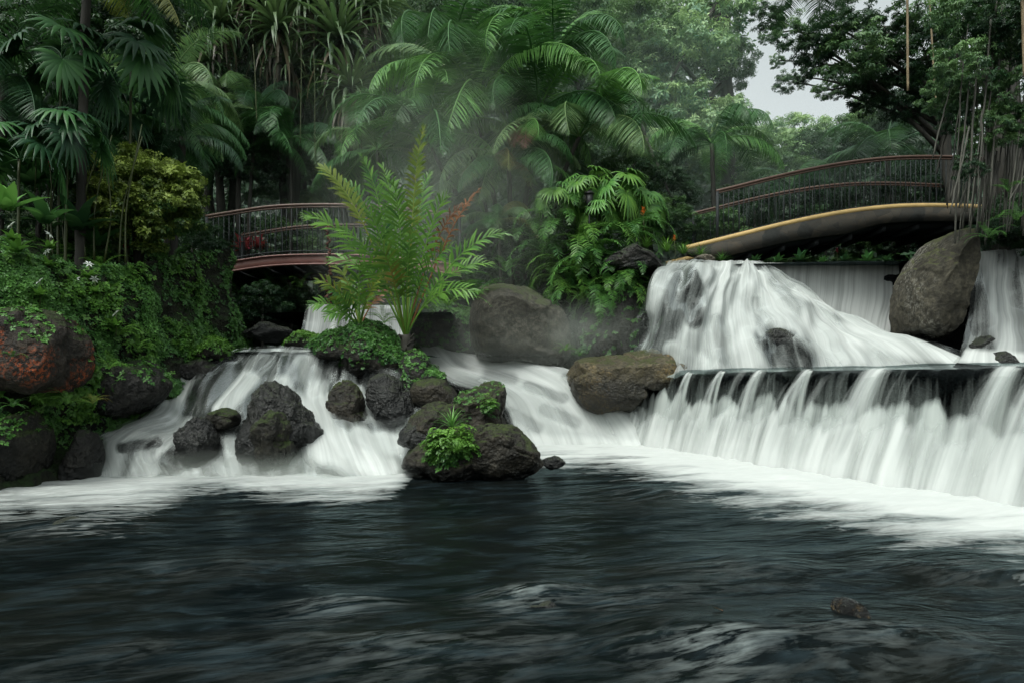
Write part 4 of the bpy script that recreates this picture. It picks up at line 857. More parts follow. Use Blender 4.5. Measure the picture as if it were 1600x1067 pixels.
# ================================================================== BRIDGES
def gz(x, y): return float(ground_z(np.array([x], float), np.array([y], float))[0])
def sweep(mb, L, w0, w1, h0, h1):
    """a beam that follows the line L (n,3): from w0 to w1 across (y), h0 to h1 up (z)"""
    a = L + [0, w0, h0]; b = L + [0, w1, h0]; c = L + [0, w1, h1]; d = L + [0, w0, h1]
    n = len(L); V = np.stack([a, b, c, d], 1).reshape(-1, 3)
    q = [(4 * i + j, 4 * i + (j + 1) % 4, 4 * (i + 1) + (j + 1) % 4, 4 * (i + 1) + j) for i in range(n - 1) for j in range(4)]
    q += [(3, 2, 1, 0), (4 * n - 4, 4 * n - 3, 4 * n - 2, 4 * n - 1)]
    return mb.add(V, q)
def bridge(name, label, deck, Y0, width, rail_from, rail_h, nbal, style):
    D = crom(np.array([at(px, py, Y0) for px, py in deck]), np.linspace(0, 1, 70)); o = D[0].copy(); root = thing(name, label, 'bridge', tuple(o)); D = D - o
    x0 = (rail_from - 800) / F * Y0 - o[0]
    zat = lambda x: float(np.interp(x, D[:, 0], D[:, 2]))
    Rl = D[D[:, 0] >= x0]; Rl = np.vstack([[x0, 0, zat(x0)], Rl])
    bal = MB().tube([(0, 0, .02), (0, 0, rail_h - .01)], .0105, 6).mesh('baluster', M['iron'])
    post = MB().box((-.028, -.028, -.1), (.028, .028, rail_h - .02)).mesh('post', M['iron'])
    for side, yo in (('front', .10), ('back', width - .10)):
        ln = Rl + [0, yo, rail_h]; mb = MB(); mb.tube(ln, .034, 10); mb.tube(ln - [0, 0, .055], .018, 8)
        obj('handrail', mb.mesh('handrail', M['rail']), root)
        obj('lower_rail', MB().tube(Rl + [0, yo, .09], .014, 6).mesh('lower_rail', M['iron']), root)
        nb = int(nbal * (1.24 if side == 'front' else .76))
        for i in range(nb):
            x = x0 + (Rl[-1, 0] - x0) * (i + .5) / nb; obj('baluster', bal, root, (x, yo, zat(x)))
        for i in range(2):
            x = x0 + .03 + (Rl[-1, 0] - x0 - .06) * i; obj('post', post, root, (x, yo, zat(x)))
    mb = MB()
    if style == 'stone':
        hgt = np.interp(np.linspace(0, 1, 70), [0, .08, .3, .45, .56, 1], [.15, .40, .42, .49, .36, .33])
        for yo in (0, width - .16):
            a = D + [0, yo, -.03]; b = D.copy() + [0, yo, 0]; b[:, 2] -= hgt
            V = np.stack([a, a + [0, .16, 0], b + [0, .16, 0], b], 1).reshape(-1, 3)
            q = [(4 * i + j, 4 * i + (j + 1) % 4, 4 * i + 4 + (j + 1) % 4, 4 * i + 4 + j) for i in range(69) for j in range(4)]
            mb = MB().add(V, q); obj('stone_face', mb.mesh('stone_face', M['flag'], False), root)
            obj('edge_pipe', MB().tube(D + [0, yo + .05, .012], .062, 12).mesh('edge_pipe', M['pipe']), root)
        s = D.copy(); s[:, 2] -= hgt - .02; s = s[4:]
        mb = sweep(MB(), s, .165, width - .165, -.04, .10)
        for i in range(9):
            x = D[6, 0] + (D[-1, 0] - D[6, 0]) * i / 9 + .1; z = float(np.interp(x, s[:, 0], s[:, 2])); mb.box((x, .17, z - .16), (x + .09, width - .17, z - .043))
        obj('deck', mb.mesh('deck', M['under'], False), root)
    else:
        for yo in (0, width - .06):
            mb = sweep(MB(), D, yo, yo + .06, -.25, 0); sweep(mb, D, yo - .05, yo - .002, -.035, -.003); sweep(mb, D, yo - .05, yo - .002, -.247, -.215)
            obj('beam', mb.mesh('beam', M['steel'], False), root)
        mb = sweep(MB(), D, .065, width - .065, -.09, -.02)
        for i in range(10):
            x = D[0, 0] + (D[-1, 0] - D[0, 0]) * (i + .3) / 10; z = zat(x); mb.box((x, .07, z - .24), (x + .08, width - .07, z - .093))
        obj('deck', mb.mesh('deck', M['under'], False), root)
    return root
bridge('footbridge', 'arched stone faced footbridge with ochre edge pipe and dark railing above the far waterfall', [(1074,388),(1140,372),(1230,350),(1310,334),(1380,325),(1440,322),(1510,323),(1590,327)], 15.6, 2.3, 1121, 1.16, 48, 'stone')
bridge('footbridge', 'brown steel footbridge with dark railing over the stream behind the mossy left bank', [(296,419),(357,409),(420,400),(490,397),(560,398),(640,404),(720,414)], 15.2, 2.2, 318, 1.12, 40, 'steel')

# ================================================================== PALMS AND TALL PLANTS
def base_at(px, Y, py=None): x = (px - 800) / F * Y; return np.array([x, Y, gz(x, Y) - .05])
def palm(name, label, px, py, Y, L, n, mats, seed, base_px=None, emin=-5, emax=85, r=.075, trunk='bark', group=None, kind=PALM, azr=(0, 360), via=(.3, .3, .5)):
    top = at(px, py, Y); b = base_at(base_px if base_px is not None else px, Y); root = thing(name, label, 'palm', tuple(b), group)
    trunk_part(root, [(0, 0, 0), tuple((top - b) * via), tuple(top - b)], r, r * .8, M[trunk])
    add_fronds(root, tuple(top - b), n, L, emin, emax, mats, seed, azr, kind); return root

# the big clump in the middle
b = base_at(800, 17.6); root = thing('palm_clump', 'huge arching feather palm clump in the centre behind the misty boulder', 'palm', tuple(b))
for i, (px, py, Y, L, n, em) in enumerate(((668,225,16.8,3.2,14,5),(745,170,17.2,3.6,14,12),(842,175,17.2,3.6,14,12),(905,215,16.8,3.2,14,5),(795,250,16.2,2.5,13,-5),(700,110,18.0,3.8,11,35),(860,110,18.0,3.8,11,35))):
    t = at(px, py, Y) - b
    trunk_part(root, [(t[0] * .15, (Y - 17.6) * .5, 0), (t[0] * .5, t[1] * .7, t[2] * .5), tuple(t)], .075, .055, M['bark'], 'stem')
    add_fronds(root, tuple(t), n, L, em, 84, ('palm', 'palm_bright', 'palm_pale', 'palm_bright', 'palm'), 40 + i)
add_fronds(root, tuple(at(770, 262, 16.6) - b), 6, 1.9, -5, 20, ('palm_olive', 'palm_pale'), 61, (200, 330))
add_fronds(root, tuple(at(818, 205, 16.5) - b), 2, 1.6, -5, 0, ('pinkbrown',), 62, (255, 300))

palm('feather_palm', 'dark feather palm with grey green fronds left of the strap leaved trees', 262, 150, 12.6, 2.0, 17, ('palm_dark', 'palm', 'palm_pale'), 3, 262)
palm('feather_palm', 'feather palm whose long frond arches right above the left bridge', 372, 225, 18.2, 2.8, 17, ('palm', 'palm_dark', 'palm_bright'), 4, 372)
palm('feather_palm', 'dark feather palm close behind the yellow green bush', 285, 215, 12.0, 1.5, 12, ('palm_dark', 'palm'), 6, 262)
palm('feather_palm', 'tall palm with a big yellowing frond at the top left corner', 135, -70, 9.6, 1.9, 15, ('palm_yellow', 'palm_dark', 'palm', 'palm_olive'), 7, 120)
r_ = bpy.data.objects['feather_palm.003' if 'feather_palm.003' in bpy.data.objects else 'feather_palm']
add_fronds(r_, tuple(at(150, -40, 9.5) - np.array(r_.location)), 4, 1.9, 5, 45, ('palm_yellow', 'palm_olive', 'palm_yellow'), 5, (255, 345))
palm('feather_palm', 'dark feather palm filling the left edge', 5, 120, 9.8, 1.9, 15, ('palm_dark', 'palm_dark', 'palm'), 8, -10)
palm('feather_palm', 'slim feather palm with yellowing lower fronds at the left end of the ochre edged bridge', 1112, 225, 19.0, 2.4, 15, ('palm', 'palm_dark', 'palm_bright'), 9, 1118, 0)
palm('feather_palm', 'low dark palm arching behind the middle of the right bridge railing', 1385, 235, 21.0, 3.0, 16, ('palm_dark', 'palm_dark', 'palm'), 10, 1400)
palm('feather_palm', 'dark palm behind the left half of the right bridge railing', 1235, 300, 20.0, 2.0, 13, ('palm_dark', 'palm'), 11, 1235)
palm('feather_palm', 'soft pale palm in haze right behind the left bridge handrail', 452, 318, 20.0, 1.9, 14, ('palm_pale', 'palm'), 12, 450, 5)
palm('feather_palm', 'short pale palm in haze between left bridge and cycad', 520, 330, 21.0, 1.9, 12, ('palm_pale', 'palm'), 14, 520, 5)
palm('feather_palm', 'small olive palm with drooping fronds above the misty boulder', 778, 345, 15.9, 1.15, 13, ('palm_olive', 'palm_pale', 'palm'), 15, 785, -5, 70, .05)
palm('feather_palm', 'young green palm below the big clump left of the hanging ferns', 700, 330, 17.0, 1.7, 12, ('palm', 'palm_pale'), 16, 705, 0, 80, .05)
palm('feather_palm', 'palm hanging its leaf tips into the sky gap at the top edge', 1275, -82, 13.6, 1.9, 18, ('palm_dark', 'palm', 'palm_dark'), 17, 1560, -5, 60, via=(.06, .1, .93))
palm('feather_palm', 'small dark palm above the yellow green bush', 222, 215, 11.7, 1.4, 14, ('palm_dark', 'palm'), 73, 225, -5, 85, .05)
palm('feather_palm', 'small dark palm behind the leftmost fan palms', 60, 190, 10.4, 1.4, 13, ('palm_dark', 'palm'), 74, 60, -5, 85, .05)
palm('feather_palm', 'small dark palm between fan palms and yellow green bush', 150, 235, 10.7, 1.2, 13, ('palm_dark', 'palm'), 75, 150, -5, 85, .05)
palm('feather_palm', 'mid green palm hiding the strap leaved trunks', 455, 215, 18.2, 2.0, 14, ('palm', 'palm_dark'), 76, 455, -5, 85, .05)
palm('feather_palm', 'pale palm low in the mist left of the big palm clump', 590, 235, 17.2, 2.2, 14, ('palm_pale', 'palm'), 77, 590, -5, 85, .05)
palm('feather_palm', 'dark palm under the strap rosettes in the top centre left', 400, 175, 18.0, 1.9, 13, ('palm_dark', 'palm_pale'), 78, 385, -5, 85, .05)
for i, (px, py, Y, L, n, m, lab) in enumerate((
    (95, 105, 9.6, .95, 11, ('palm', 'palm_dark'), 'tall fan palm with glossy pleated leaves under the yellow frond'),
    (205, 110, 10.4, 1.05, 12, ('palm_dark', 'palm'), 'fan palm with broad green leaves in front of the dark feather palms'),
    (105, 225, 9.2, .8, 11, ('palm_dark', 'palm'), 'fan palm on thin pale stems above the ginger plants'),
    (30, 250, 9.0, .85, 10, ('palm_dark', 'palm'), 'dark fan palm at the left edge above the white flowers'),
    (165, 205, 11.0, 1.2, 10, ('palm_dark',), 'shaded fan palm just above the yellow green bush'))):
    palm('fan_palm', lab, px, py, Y, L, n, m, 30 + i, px - 8, -5, 85, .022, 'stem', None, FANK)

# strap leaved trees
def pandan(label, base, heads, seed):
    b = base_at(*base); root = thing('strap_leaf_tree', label, 'tree', tuple(b)); mb = MB(); g = random.Random(seed)
    fork = None
    for px, py, Y, s in heads:
        t = at(px, py, Y) - b; k = np.linspace(0, 1, 10)[:, None]; mid = np.array([t[0] * .25 + g.uniform(-.3, .3), t[1] * .4, t[2] * .62])
        mb.tube(2 * k * (1 - k) * mid + k ** 2 * t, np.linspace(.13, .06, 10), 8)
        obj('rosette', g.choice(ROS), root, tuple(t), (R(g.uniform(-12, 12)), R(g.uniform(-12, 12)), g.uniform(0, 6)), s)
        obj('dead_skirt', SKIRT, root, tuple(t - [0, 0, .1]), (0, 0, g.uniform(0, 6)), s * 1.1)
    obj('trunk', mb.mesh('trunk', M['bark']), root)
pandan('strap leaved tree with drooping grey green rosettes nearest the left palms', (352, 19.0), ((345,40,18.2,1.7),(392,-12,18.6,1.7),(318,100,18.0,1.35)), 1)
pandan('strap leaved tree with dense rosettes and dead leaf skirts in the top centre left', (452, 19.4), ((434,45,18.4,1.85),(480,5,18.8,1.7),(410,-35,19.0,1.7),(455,105,18.6,1.3)), 2)
pandan('strap leaved tree with long hanging leaves beside the big palm clump', (548, 19.8), ((530,62,18.6,1.95),(572,10,19.2,1.9),(548,140,18.2,1.6),(505,-20,19.2,1.7)), 3)

# ---- the cycad between the streams, frond by frond: tip, bow, leaflet length, material
def cycad(name, label, bx, by, Y, fr, th, seed):
    b = at(bx, by, Y); root = thing(name, label, 'cycad', tuple(b)); g = random.Random(seed)
    P = np.array([(0, 0, -th), (.02, 0, -th * .5), (0, 0, .05)]); tp = crom(P, np.linspace(0, 1, 12))
    mb = MB().tube(tp, np.linspace(.10, .085, 12) * (1 + .12 * np.cos(np.arange(12) * 2.6)), 12)
    for i in range(40):
        a = i * 2.4; z = -th * g.random(); mb.tube([(.08 * math.cos(a), .08 * math.sin(a), z), (.14 * math.cos(a), .14 * math.sin(a), z + .07)], [.022, .008], 5)
    obj('trunk', mb.mesh('trunk', M['bark']), root)
    for i, (tx, ty, dy, bow, L, mat, s0) in enumerate(fr):
        t = at(tx, ty, Y + dy) - b; k = np.linspace(0, 1, 20)[:, None]; ln = np.linalg.norm(t)
        up = np.array([0, 0, 1.0]); mid = t * .5 + up * bow * ln - np.array([t[0], 0, 0]) * bow * .55 + np.array([0, dy * .1, 0])
        P = 2 * k * (1 - k) * mid + k ** 2 * t; P = P + np.array([np.sign(t[0]) * .03, 0, -.07]) * ln * k ** 5 + np.array([0, 0, .06]) * ln * k ** 2 * (1 - k)
        nr = np.array([-.45 * np.sign(t[0] + 1e-3) * min(1, abs(t[0])), -.75 + .2 * dy, .55])
        mb = MB(); dead = mat in ('brown', 'pinkbrown')
        frond_along(mb, P, max(14, int(ln * 10.5)), L, .050 if not dead else .036, s0, 40, 16, .30 if not dead else .5, nr, .016, seed * 50 + i, lambda q: np.clip(1.15 * np.sin(np.pi * np.clip(.16 + q * .80, 0, 1)) ** .55, 0, 1), 3, .12, g.uniform(.25, .65), skip=.03 if not dead else .3)
        obj('frond', mb.mesh('frond', M[mat]), root)
cycad('cycad', 'tall bright green cycad with upright fronds on the mossy mound between the streams', 634, 528, 11.0, [
 (484,318,-.5,.16,.33,'cycad',.34),(508,238,.2,.10,.30,'cycad_y',.62),(548,262,.5,.08,.36,'cycad',.34),(573,220,.3,.02,.28,'cycad',.42),(606,238,.8,.02,.36,'cycad',.34),
 (652,172,.2,-.04,.24,'cycad_y',.46),(622,268,-.6,.03,.40,'cycad',.34),(662,250,.9,.02,.34,'cycad',.38),(690,290,-.4,.06,.38,'cycad',.36),
 (742,276,.1,.02,.22,'brown',.46),(724,300,-.2,.16,.26,'brown',.52),(778,348,-.4,.14,.36,'cycad',.40),(758,400,.2,.22,.34,'cycad',.38),
 (738,446,-.5,.28,.28,'cycad',.38),(540,345,-.7,.16,.38,'cycad',.34),(578,310,-.5,.08,.40,'cycad',.34),(598,372,-.9,.10,.34,'cycad_y',.42),
 (700,372,-.9,.12,.36,'cycad',.38),(520,392,.4,.22,.30,'cycad',.36),(640,345,-.9,.03,.34,'cycad',.38)], .55, 1)
cycad('cycad', 'short cycad with yellow tinged leaves on the left side of the mossy mound', 562, 512, 10.9, [
 (500,432,-.3,.18,.26,'cycad_y',.30),(488,470,-.4,.22,.22,'cycad',.30),(530,410,.2,.10,.28,'cycad_y',.35),(560,405,-.3,.05,.28,'cycad',.30),(590,430,-.3,.10,.26,'cycad_y',.35),
 (520,450,-.6,.15,.26,'cycad',.30),(606,446,.3,.15,.24,'brown',.40),(545,430,.5,.08,.28,'cycad',.30),(578,460,-.6,.12,.24,'cycad',.3),(510,490,-.5,.25,.20,'cycad',.3)], .30, 2)

# ================================================================== TREES BEHIND
tree('broadleaf_tree', 'tall pale leafy tree with sky showing through right of the big palm', 'tree', base_at(1140, 25), at(1135, -60, 25),
     [(1000,40,24,80),(1060,95,24,85),(1110,30,24.5,80),(1030,165,23.5,75),(1090,200,23.5,75),(985,120,25,70),(1142,105,25,42),(1130,190,24,50),(1060,20,26,80),(1045,250,23,60),(955,30,26,70)], ('tree_pale', 'tree', 'tree_pale'), None, .35, AIRY + CROWN, seed=1)
tree('broadleaf_tree', 'light green tree under the sky gap behind the left end of the ochre edged bridge', 'tree', base_at(1230, 27), at(1230, 220, 27),
     [(1195,230,27,55),(1250,215,27.5,50),(1215,270,26,70),(1175,290,25,60),(1165,240,27,50)], ('tree', 'tree_pale'), None, .2, CROWN, seed=2)
tree('broadleaf_tree', 'dark bushy tree below the sky gap in the middle of the right bridge', 'tree', base_at(1310, 26), at(1310, 210, 26),
     [(1285,238,26,62),(1340,215,26.5,58),(1320,270,25,75),(1375,190,27,55)], ('tree_dark', 'tree'), None, .2, CROWN, seed=3)
tree('broadleaf_tree', 'dark tree standing between the sky gap and the root curtain', 'tree', base_at(1450, 24), at(1450, 120, 24),
     [(1420,215,25,75),(1460,150,24,80),(1470,250,23,80),(1430,290,24,70),(1400,150,25,45)], ('tree_dark',), None, .2, CROWN, seed=4)
tree('overhanging_tree', 'tree whose dark leafy boughs reach left across the sky gap', 'tree', base_at(1490, 17.5), at(1475, 20, 17.5),
     [(1240,50,17.5,36),(1205,25,18,34),(1330,30,17.5,45),(1380,45,17.5,34),(1275,80,17.5,40),(1330,80,17,58),(1385,100,17.5,60),(1440,70,17.5,65),(1345,150,18,36),(1410,150,17.5,45),(1300,40,17,40),(1455,10,17,60),(1255,120,18.5,16),(1460,130,17.5,55),(1200,55,19,16),(1232,128,20,24),(1292,142,19,24),(1262,104,19,14),(1330,125,19,30),(1215,95,20,14)], ('tree_dark', 'tree_dark', 'tree'), None, .2, AIRY, seed=5)
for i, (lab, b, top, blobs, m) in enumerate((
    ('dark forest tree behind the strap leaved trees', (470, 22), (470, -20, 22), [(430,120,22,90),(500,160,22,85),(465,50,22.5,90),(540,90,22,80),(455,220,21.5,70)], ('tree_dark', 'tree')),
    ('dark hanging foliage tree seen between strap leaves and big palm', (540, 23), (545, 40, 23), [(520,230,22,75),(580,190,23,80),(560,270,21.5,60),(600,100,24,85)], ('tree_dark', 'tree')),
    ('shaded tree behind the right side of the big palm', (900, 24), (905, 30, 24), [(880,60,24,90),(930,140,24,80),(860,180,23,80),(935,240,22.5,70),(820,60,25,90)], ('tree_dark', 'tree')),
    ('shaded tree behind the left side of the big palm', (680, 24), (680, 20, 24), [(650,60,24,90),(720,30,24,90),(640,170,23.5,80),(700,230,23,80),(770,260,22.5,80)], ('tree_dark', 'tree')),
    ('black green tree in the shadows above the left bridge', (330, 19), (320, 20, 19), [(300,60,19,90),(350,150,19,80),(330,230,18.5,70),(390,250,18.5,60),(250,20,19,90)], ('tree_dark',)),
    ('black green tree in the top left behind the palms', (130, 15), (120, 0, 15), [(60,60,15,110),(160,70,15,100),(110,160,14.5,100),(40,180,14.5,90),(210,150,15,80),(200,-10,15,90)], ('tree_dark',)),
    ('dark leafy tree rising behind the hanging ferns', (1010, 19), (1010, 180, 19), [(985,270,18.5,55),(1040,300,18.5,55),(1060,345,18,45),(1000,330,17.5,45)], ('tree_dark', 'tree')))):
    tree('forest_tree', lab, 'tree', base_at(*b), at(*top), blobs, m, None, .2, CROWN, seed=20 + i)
for i, (px, py, Y, r, m, lab) in enumerate((
    (1180, 330, 19, 50, 'tree_dark', 'dark shrub behind the left railing end of the right bridge'), (1290, 330, 19.5, 60, 'tree_dark', 'dark shrub filling the gap behind the crown of the right bridge'),
    (1420, 320, 19, 65, 'tree_dark', 'dark shrub behind the right part of the right bridge railing'), (1240, 395, 18.2, 42, 'tree', 'green shrub in the shade under the right bridge'),
    (1345, 392, 18.2, 42, 'tree', 'leafy shrub under the right bridge beside the pointed boulder'), (430, 372, 19, 45, 'tree', 'green shrub seen through the left bridge railing'),
    (345, 372, 18.5, 50, 'tree_dark', 'dark shrub behind the left end of the left bridge'), (500, 375, 18.5, 45, 'tree', 'green shrub behind the middle of the left bridge railing'),
    (455, 460, 16.6, 36, 'tree', 'shrub hanging over the stream under the left bridge'), (410, 470, 15.4, 40, 'tree_dark', 'dark shrub in the shadow below the left bridge'),
    (590, 420, 18, 60, 'tree', 'hazy shrub behind the tall cycad'), (690, 420, 17, 55, 'tree_dark', 'dark shrub behind the right fronds of the tall cycad'),
    (545, 455, 16.2, 40, 'tree_dark', 'dark shrub above the small waterfall behind the cycad'), (800, 390, 17.2, 60, 'tree_dark', 'dark shrub at the foot of the big palm clump'),
    (1575, 350, 13.2, 50, 'tree_dark', 'dark shrub beside the tip of the tall pointed boulder'), (1625, 355, 12.6, 55, 'tree_dark', 'dark shrub above the thin waterfall at the right edge'),
    (640, 480, 14.8, 36, 'tree_dark', 'dark shrub between cycad trunk and boulder'), (150, 330, 11.6, 60, 'tree_dark', 'dark shrub behind the ginger stems on the left bank'), (60, 330, 10.2, 60, 'tree_dark', 'dark shrub behind the white flowers on the left bank'),
    (300, 380, 13.2, 42, 'tree_dark', 'shaded shrub between yellow green bush and left bridge'), (1420, 392, 18.3, 44, 'tree_dark', 'dark shrub deep under the right bridge next to the pointed boulder'), (1120, 360, 18.5, 45, 'tree', 'green shrub behind the ochre pipe end of the right bridge'))):
    c = at(px, py, Y); b = np.array([c[0], Y, min(gz(c[0], Y), c[2] - .2)]); rad = r / F * Y
    root = thing('shrub', lab, 'shrub', tuple(b)); obj('crown', CROWN[i % 4], root, tuple(c - b), (0, 0, i), (rad * 1.2, rad, rad), M[m])
    obj('stem', MB().tube(np.array([(0, 0, 0), tuple((c - b) * .5), tuple(c - b)]), [.05, .04, .02], 6).mesh('stem', M['bark']), root)

# yellow green bush
b = at(215, 392, 10.5); root = thing('bush', 'rounded bush with yellow green variegated leaves above the left bank', 'bush', tuple(b))
for i, (px, py, Y, r) in enumerate(((244,300,10.2,66),(205,276,10.4,56),(268,290,10.4,48),(215,340,10.1,64),(168,270,10.6,44),(268,332,10.2,50),(185,320,10.2,52))):
    rad = r / F * Y; obj('crown', FINE[i % 2], root, tuple(at(px, py, Y) - b), (0, 0, i * 1.3), (rad, rad, rad * .95), M['bush_y'])
mb = MB()
for px, py in ((240,300),(205,280),(265,320)): mb.tube(np.array([(0, 0, -.3), tuple((at(px, py, 10.4) - b) * [.4, 1, .6]), tuple(at(px, py, 10.4) - b)]), [.05, .035, .015], 6)
obj('stem', mb.mesh('stem', M['bark']), root)

# ---- root curtain tree at the right
b = np.array([10.4, 14.4, 3.6]); root = thing('root_curtain_tree', 'tree with a curtain of pale aerial roots at the right edge', 'tree', tuple(b)); g = random.Random(5)
mb = MB(); mb.tube([(0, 0, -.2), (.05, 0, 2.5), (-.15, .1, 5), (-.5, .1, 8.5)], [.42, .34, .30, .25], 12); mb.tube([(-.15, .1, 4.6), (-.9, .1, 6.2), (-1.6, .2, 7.4)], [.18, .13, .07], 8); mb.tube([(.1, 0, 4), (.7, -.2, 6), (1.2, -.3, 8)], [.18, .13, .08], 8)
obj('trunk', mb.mesh('trunk', M['bark']), root)
for i in range(72):
    px = g.uniform(1486, 1625) if i > 7 else g.uniform(1462, 1500); top = g.uniform(-20, 260) if i > 7 else g.uniform(30, 170); bot = g.uniform(300, 385) if i > 7 else g.uniform(205, 330); Y = g.uniform(11.0, 12.3)
    p0 = at(px + g.uniform(8, 30), top, Y); p1 = at(px - g.uniform(0, 10), bot, Y); k = np.linspace(0, 1, 12)[:, None]
    P = p0 + (p1 - p0) * k; P += np.random.default_rng(i).normal(0, .010, P.shape) * np.sin(k * 3.14)
    r = g.uniform(.007, .022); obj('aerial_root', MB().tube(P - b, np.linspace(r, r * .75, 12), 6).mesh('aerial_root', M['bark_pale'] if g.random() < .7 else M['bark']), root)
for i, (px, py, Y, r) in enumerate(((1500,20,11.6,55),(1560,60,11.3,60),(1520,120,11.4,52),(1590,140,11.2,50),(1495,185,11.6,30),(1545,200,11.3,42),(1600,30,11.5,60),(1515,260,11.2,26),(1610,205,11.2,36),(1500,95,11.0,44),(1560,10,11.0,55),(1475,150,12.0,34))):
    rad = r / F * Y; obj('crown', (AIRY + CROWN)[i % 7], root, tuple(at(px, py, Y) - b), (0, 0, i), rad, M[('tree', 'tree_dark', 'tree')[i % 3]])

# hanging vines
for (x0, y0, x1, y1, Y, r, lab) in ((1417,-60,1419,142,13.0,.022,'long straight tan vine hanging in front of the sky gap'), (1448,-60,1463,165,13.2,.017,'thin tan vine hanging next to the root curtain'), (1597,-40,1602,120,10.6,.03,'thick tan vine down the right edge'),
                                    (395,70,402,190,15.0,.009,'thin grey vine hanging among the strap leaved trees'), (470,60,470,225,15.4,.008,'thin pale vine hanging below the strap rosettes above the left bridge'), (490,80,493,250,15.4,.008,'thin pale vine just left of the hazy tree trunk')):
    p0, p1 = at(x0, y0, Y), at(x1, y1, Y); k = np.linspace(0, 1, 20)[:, None]; P = p0 + (p1 - p0) * k + np.sin(k * 5) * [.008, .008, 0] * (Y > 1)
    tag(obj('vine', MB().tube(P - p0, r, 7).mesh('vine', M['vine' if x0 > 1000 else 'stem']), None, tuple(p0)), lab, 'vine')

# rusty strand that hangs in front of the left bridge
p0 = at(513, 352, 13.6); mb = MB(); g = random.Random(3)
for i in range(26):
    z = -i * .066; mb.tube([(g.uniform(-.03, .03), 0, z), (g.uniform(-.05, .05), g.uniform(-.03, .03), z - .05), (g.uniform(-.02, .02), 0, z - .09)], [.012, .026 * (1 + i / 26), .01], 5)
tag(obj('hanging_root', mb.mesh('hanging_root', M['rust']), None, tuple(p0)), 'rusty brown knotted root strand hanging in front of the left bridge beam', 'hanging root')
p0 = at(32, 488, 8.1); tag(obj('metal_stake', MB().tube([(0, 0, -.3), (-.03, 0, .42)], .022, 8).mesh('metal_stake', M['stake']), None, tuple(p0)), 'short grey metal stake standing in the left bank', 'stake')
p0 = at(921, 352, 15.0); root = thing('garden_lamp', 'small black garden lamp among the fan leaves above the hanging ferns', 'lamp', tuple(p0))
obj('post', MB().tube([(0, 0, -.3), (0, 0, .42)], .02, 8).mesh('post', M['lamp']), root)
mb = MB().tube([(0, 0, .42), (0, 0, .46), (0, 0, .66), (0, 0, .68)], [.05, .075, .085, .05], 12); mb.tube([(0, 0, .682), (0, 0, .70), (0, 0, .77)], [.12, .11, .015], 12); obj('lamp_head', mb.mesh('lamp_head', M['lamp']), root)

# ================================================================== SMALL PLANTS
def fern_mesh(seed, n, e, bend, L=.12, w=.022, pairs=26, mat='fern'):
    g = random.Random(seed); mb = MB()
    for i in range(n):
        az = R(i * 137.5 + g.uniform(-20, 20)); P = arc(g.uniform(.75, 1.1), g.uniform(*e), g.uniform(*bend), 12, 1.3, g.uniform(-.1, .1)); c, s = math.cos(az), math.sin(az)
        P = P @ np.array([[c, s, 0], [-s, c, 0], [0, 0, 1]]); frond_along(mb, P, pairs, L, w, .12, 22, 8, .25, None, .008, seed * 31 + i, lambda q: np.sin(np.pi * (.12 + .84 * q)) ** .7, 2, .06, .45 + g.uniform(-.15, .2))
    return mb.mesh('fern', M[mat], True)
FERN = [fern_mesh(s, 11, (25, 75), (70, 120)) for s in (1, 2, 3)]
HANG = [fern_mesh(s, 10, (-10, 45), (95, 150), .145, .034, 28) for s in (5, 6, 7)]
BIGF = [fern_mesh(s, 9, (30, 70), (60, 110), .26, .04, 12) for s in (8, 9)]
GRASS = [strap_rosette(s, 46, .022, .8, (15, 88), 'fern_b') for s in (31, 32)]
PADDLE = [strap_rosette(s, 13, .17, .55, (15, 82), 'palm', 8, (.6, 1.05), .12) for s in (41, 42, 43)]
def plant(name, label, cat, me, px, py, Y, size, mat=None, group=None, rz=0, tilt=(0, 0)):
    o = obj(name, me, None, tuple(at(px, py, Y)), (R(tilt[0]), R(tilt[1]), rz), size / F * Y, M[mat] if mat else None); return tag(o, label, cat, group)
g = random.Random(77)
spots = [(905,372,14.9,85),(870,352,15.3,80),(935,395,14.7,80),(960,425,14.5,75),(885,415,14.9,75),(920,440,14.6,72),(850,395,15.3,70),(975,365,14.8,75),(945,350,15.2,80),(900,330,15.6,80),(830,370,15.6,66),(985,455,14.2,50),(870,445,15.0,56),(1000,350,15.4,60),(890,450,14.5,66),(935,462,14.3,66),(965,445,14.2,66),(915,400,14.6,80),(955,400,14.4,76),(985,425,14.1,60),(860,430,14.9,60)]
for i, (px, py, Y, s) in enumerate(spots):
    plant('sword_fern', 'sword fern with long fronds hanging over the dark bank right of the misty boulder', 'fern', HANG[i % 3], px, py, Y, s * 1.15, 'fern' if i % 4 else 'fern_b', 'sword ferns hanging over the bank beside the misty boulder', g.uniform(0, 6))
for i, (px, py, Y, s, lab) in enumerate(((868,315,15.4,52,'leftmost bright fan leaved shrub on top of the fern bank'), (915,300,15.5,62,'bright fan leaved shrub behind the small black garden lamp'), (968,305,15.5,64,'yellow green fan leaved shrub at the right end of the fern bank'), (1006,325,15.9,52,'fan leaved shrub next to the orange flower'), (935,335,15.3,44,'low fan leaved shrub in front of the small black garden lamp'))):
    c = at(px, py, Y); b = c - [0, 0, .35]; root = thing('fan_leaf_shrub', lab, 'shrub', tuple(b)); add_fronds(root, (0, 0, .35), 14, s / F * Y, 0, 80, ('palm_bright', 'cycad', 'cycad', 'palm_bright'), 90 + i, (0, 360), FANK)
    obj('stem', MB().tube([(0, 0, -.2), (0, 0, .36)], .025, 6).mesh('stem', M['stem']), root)
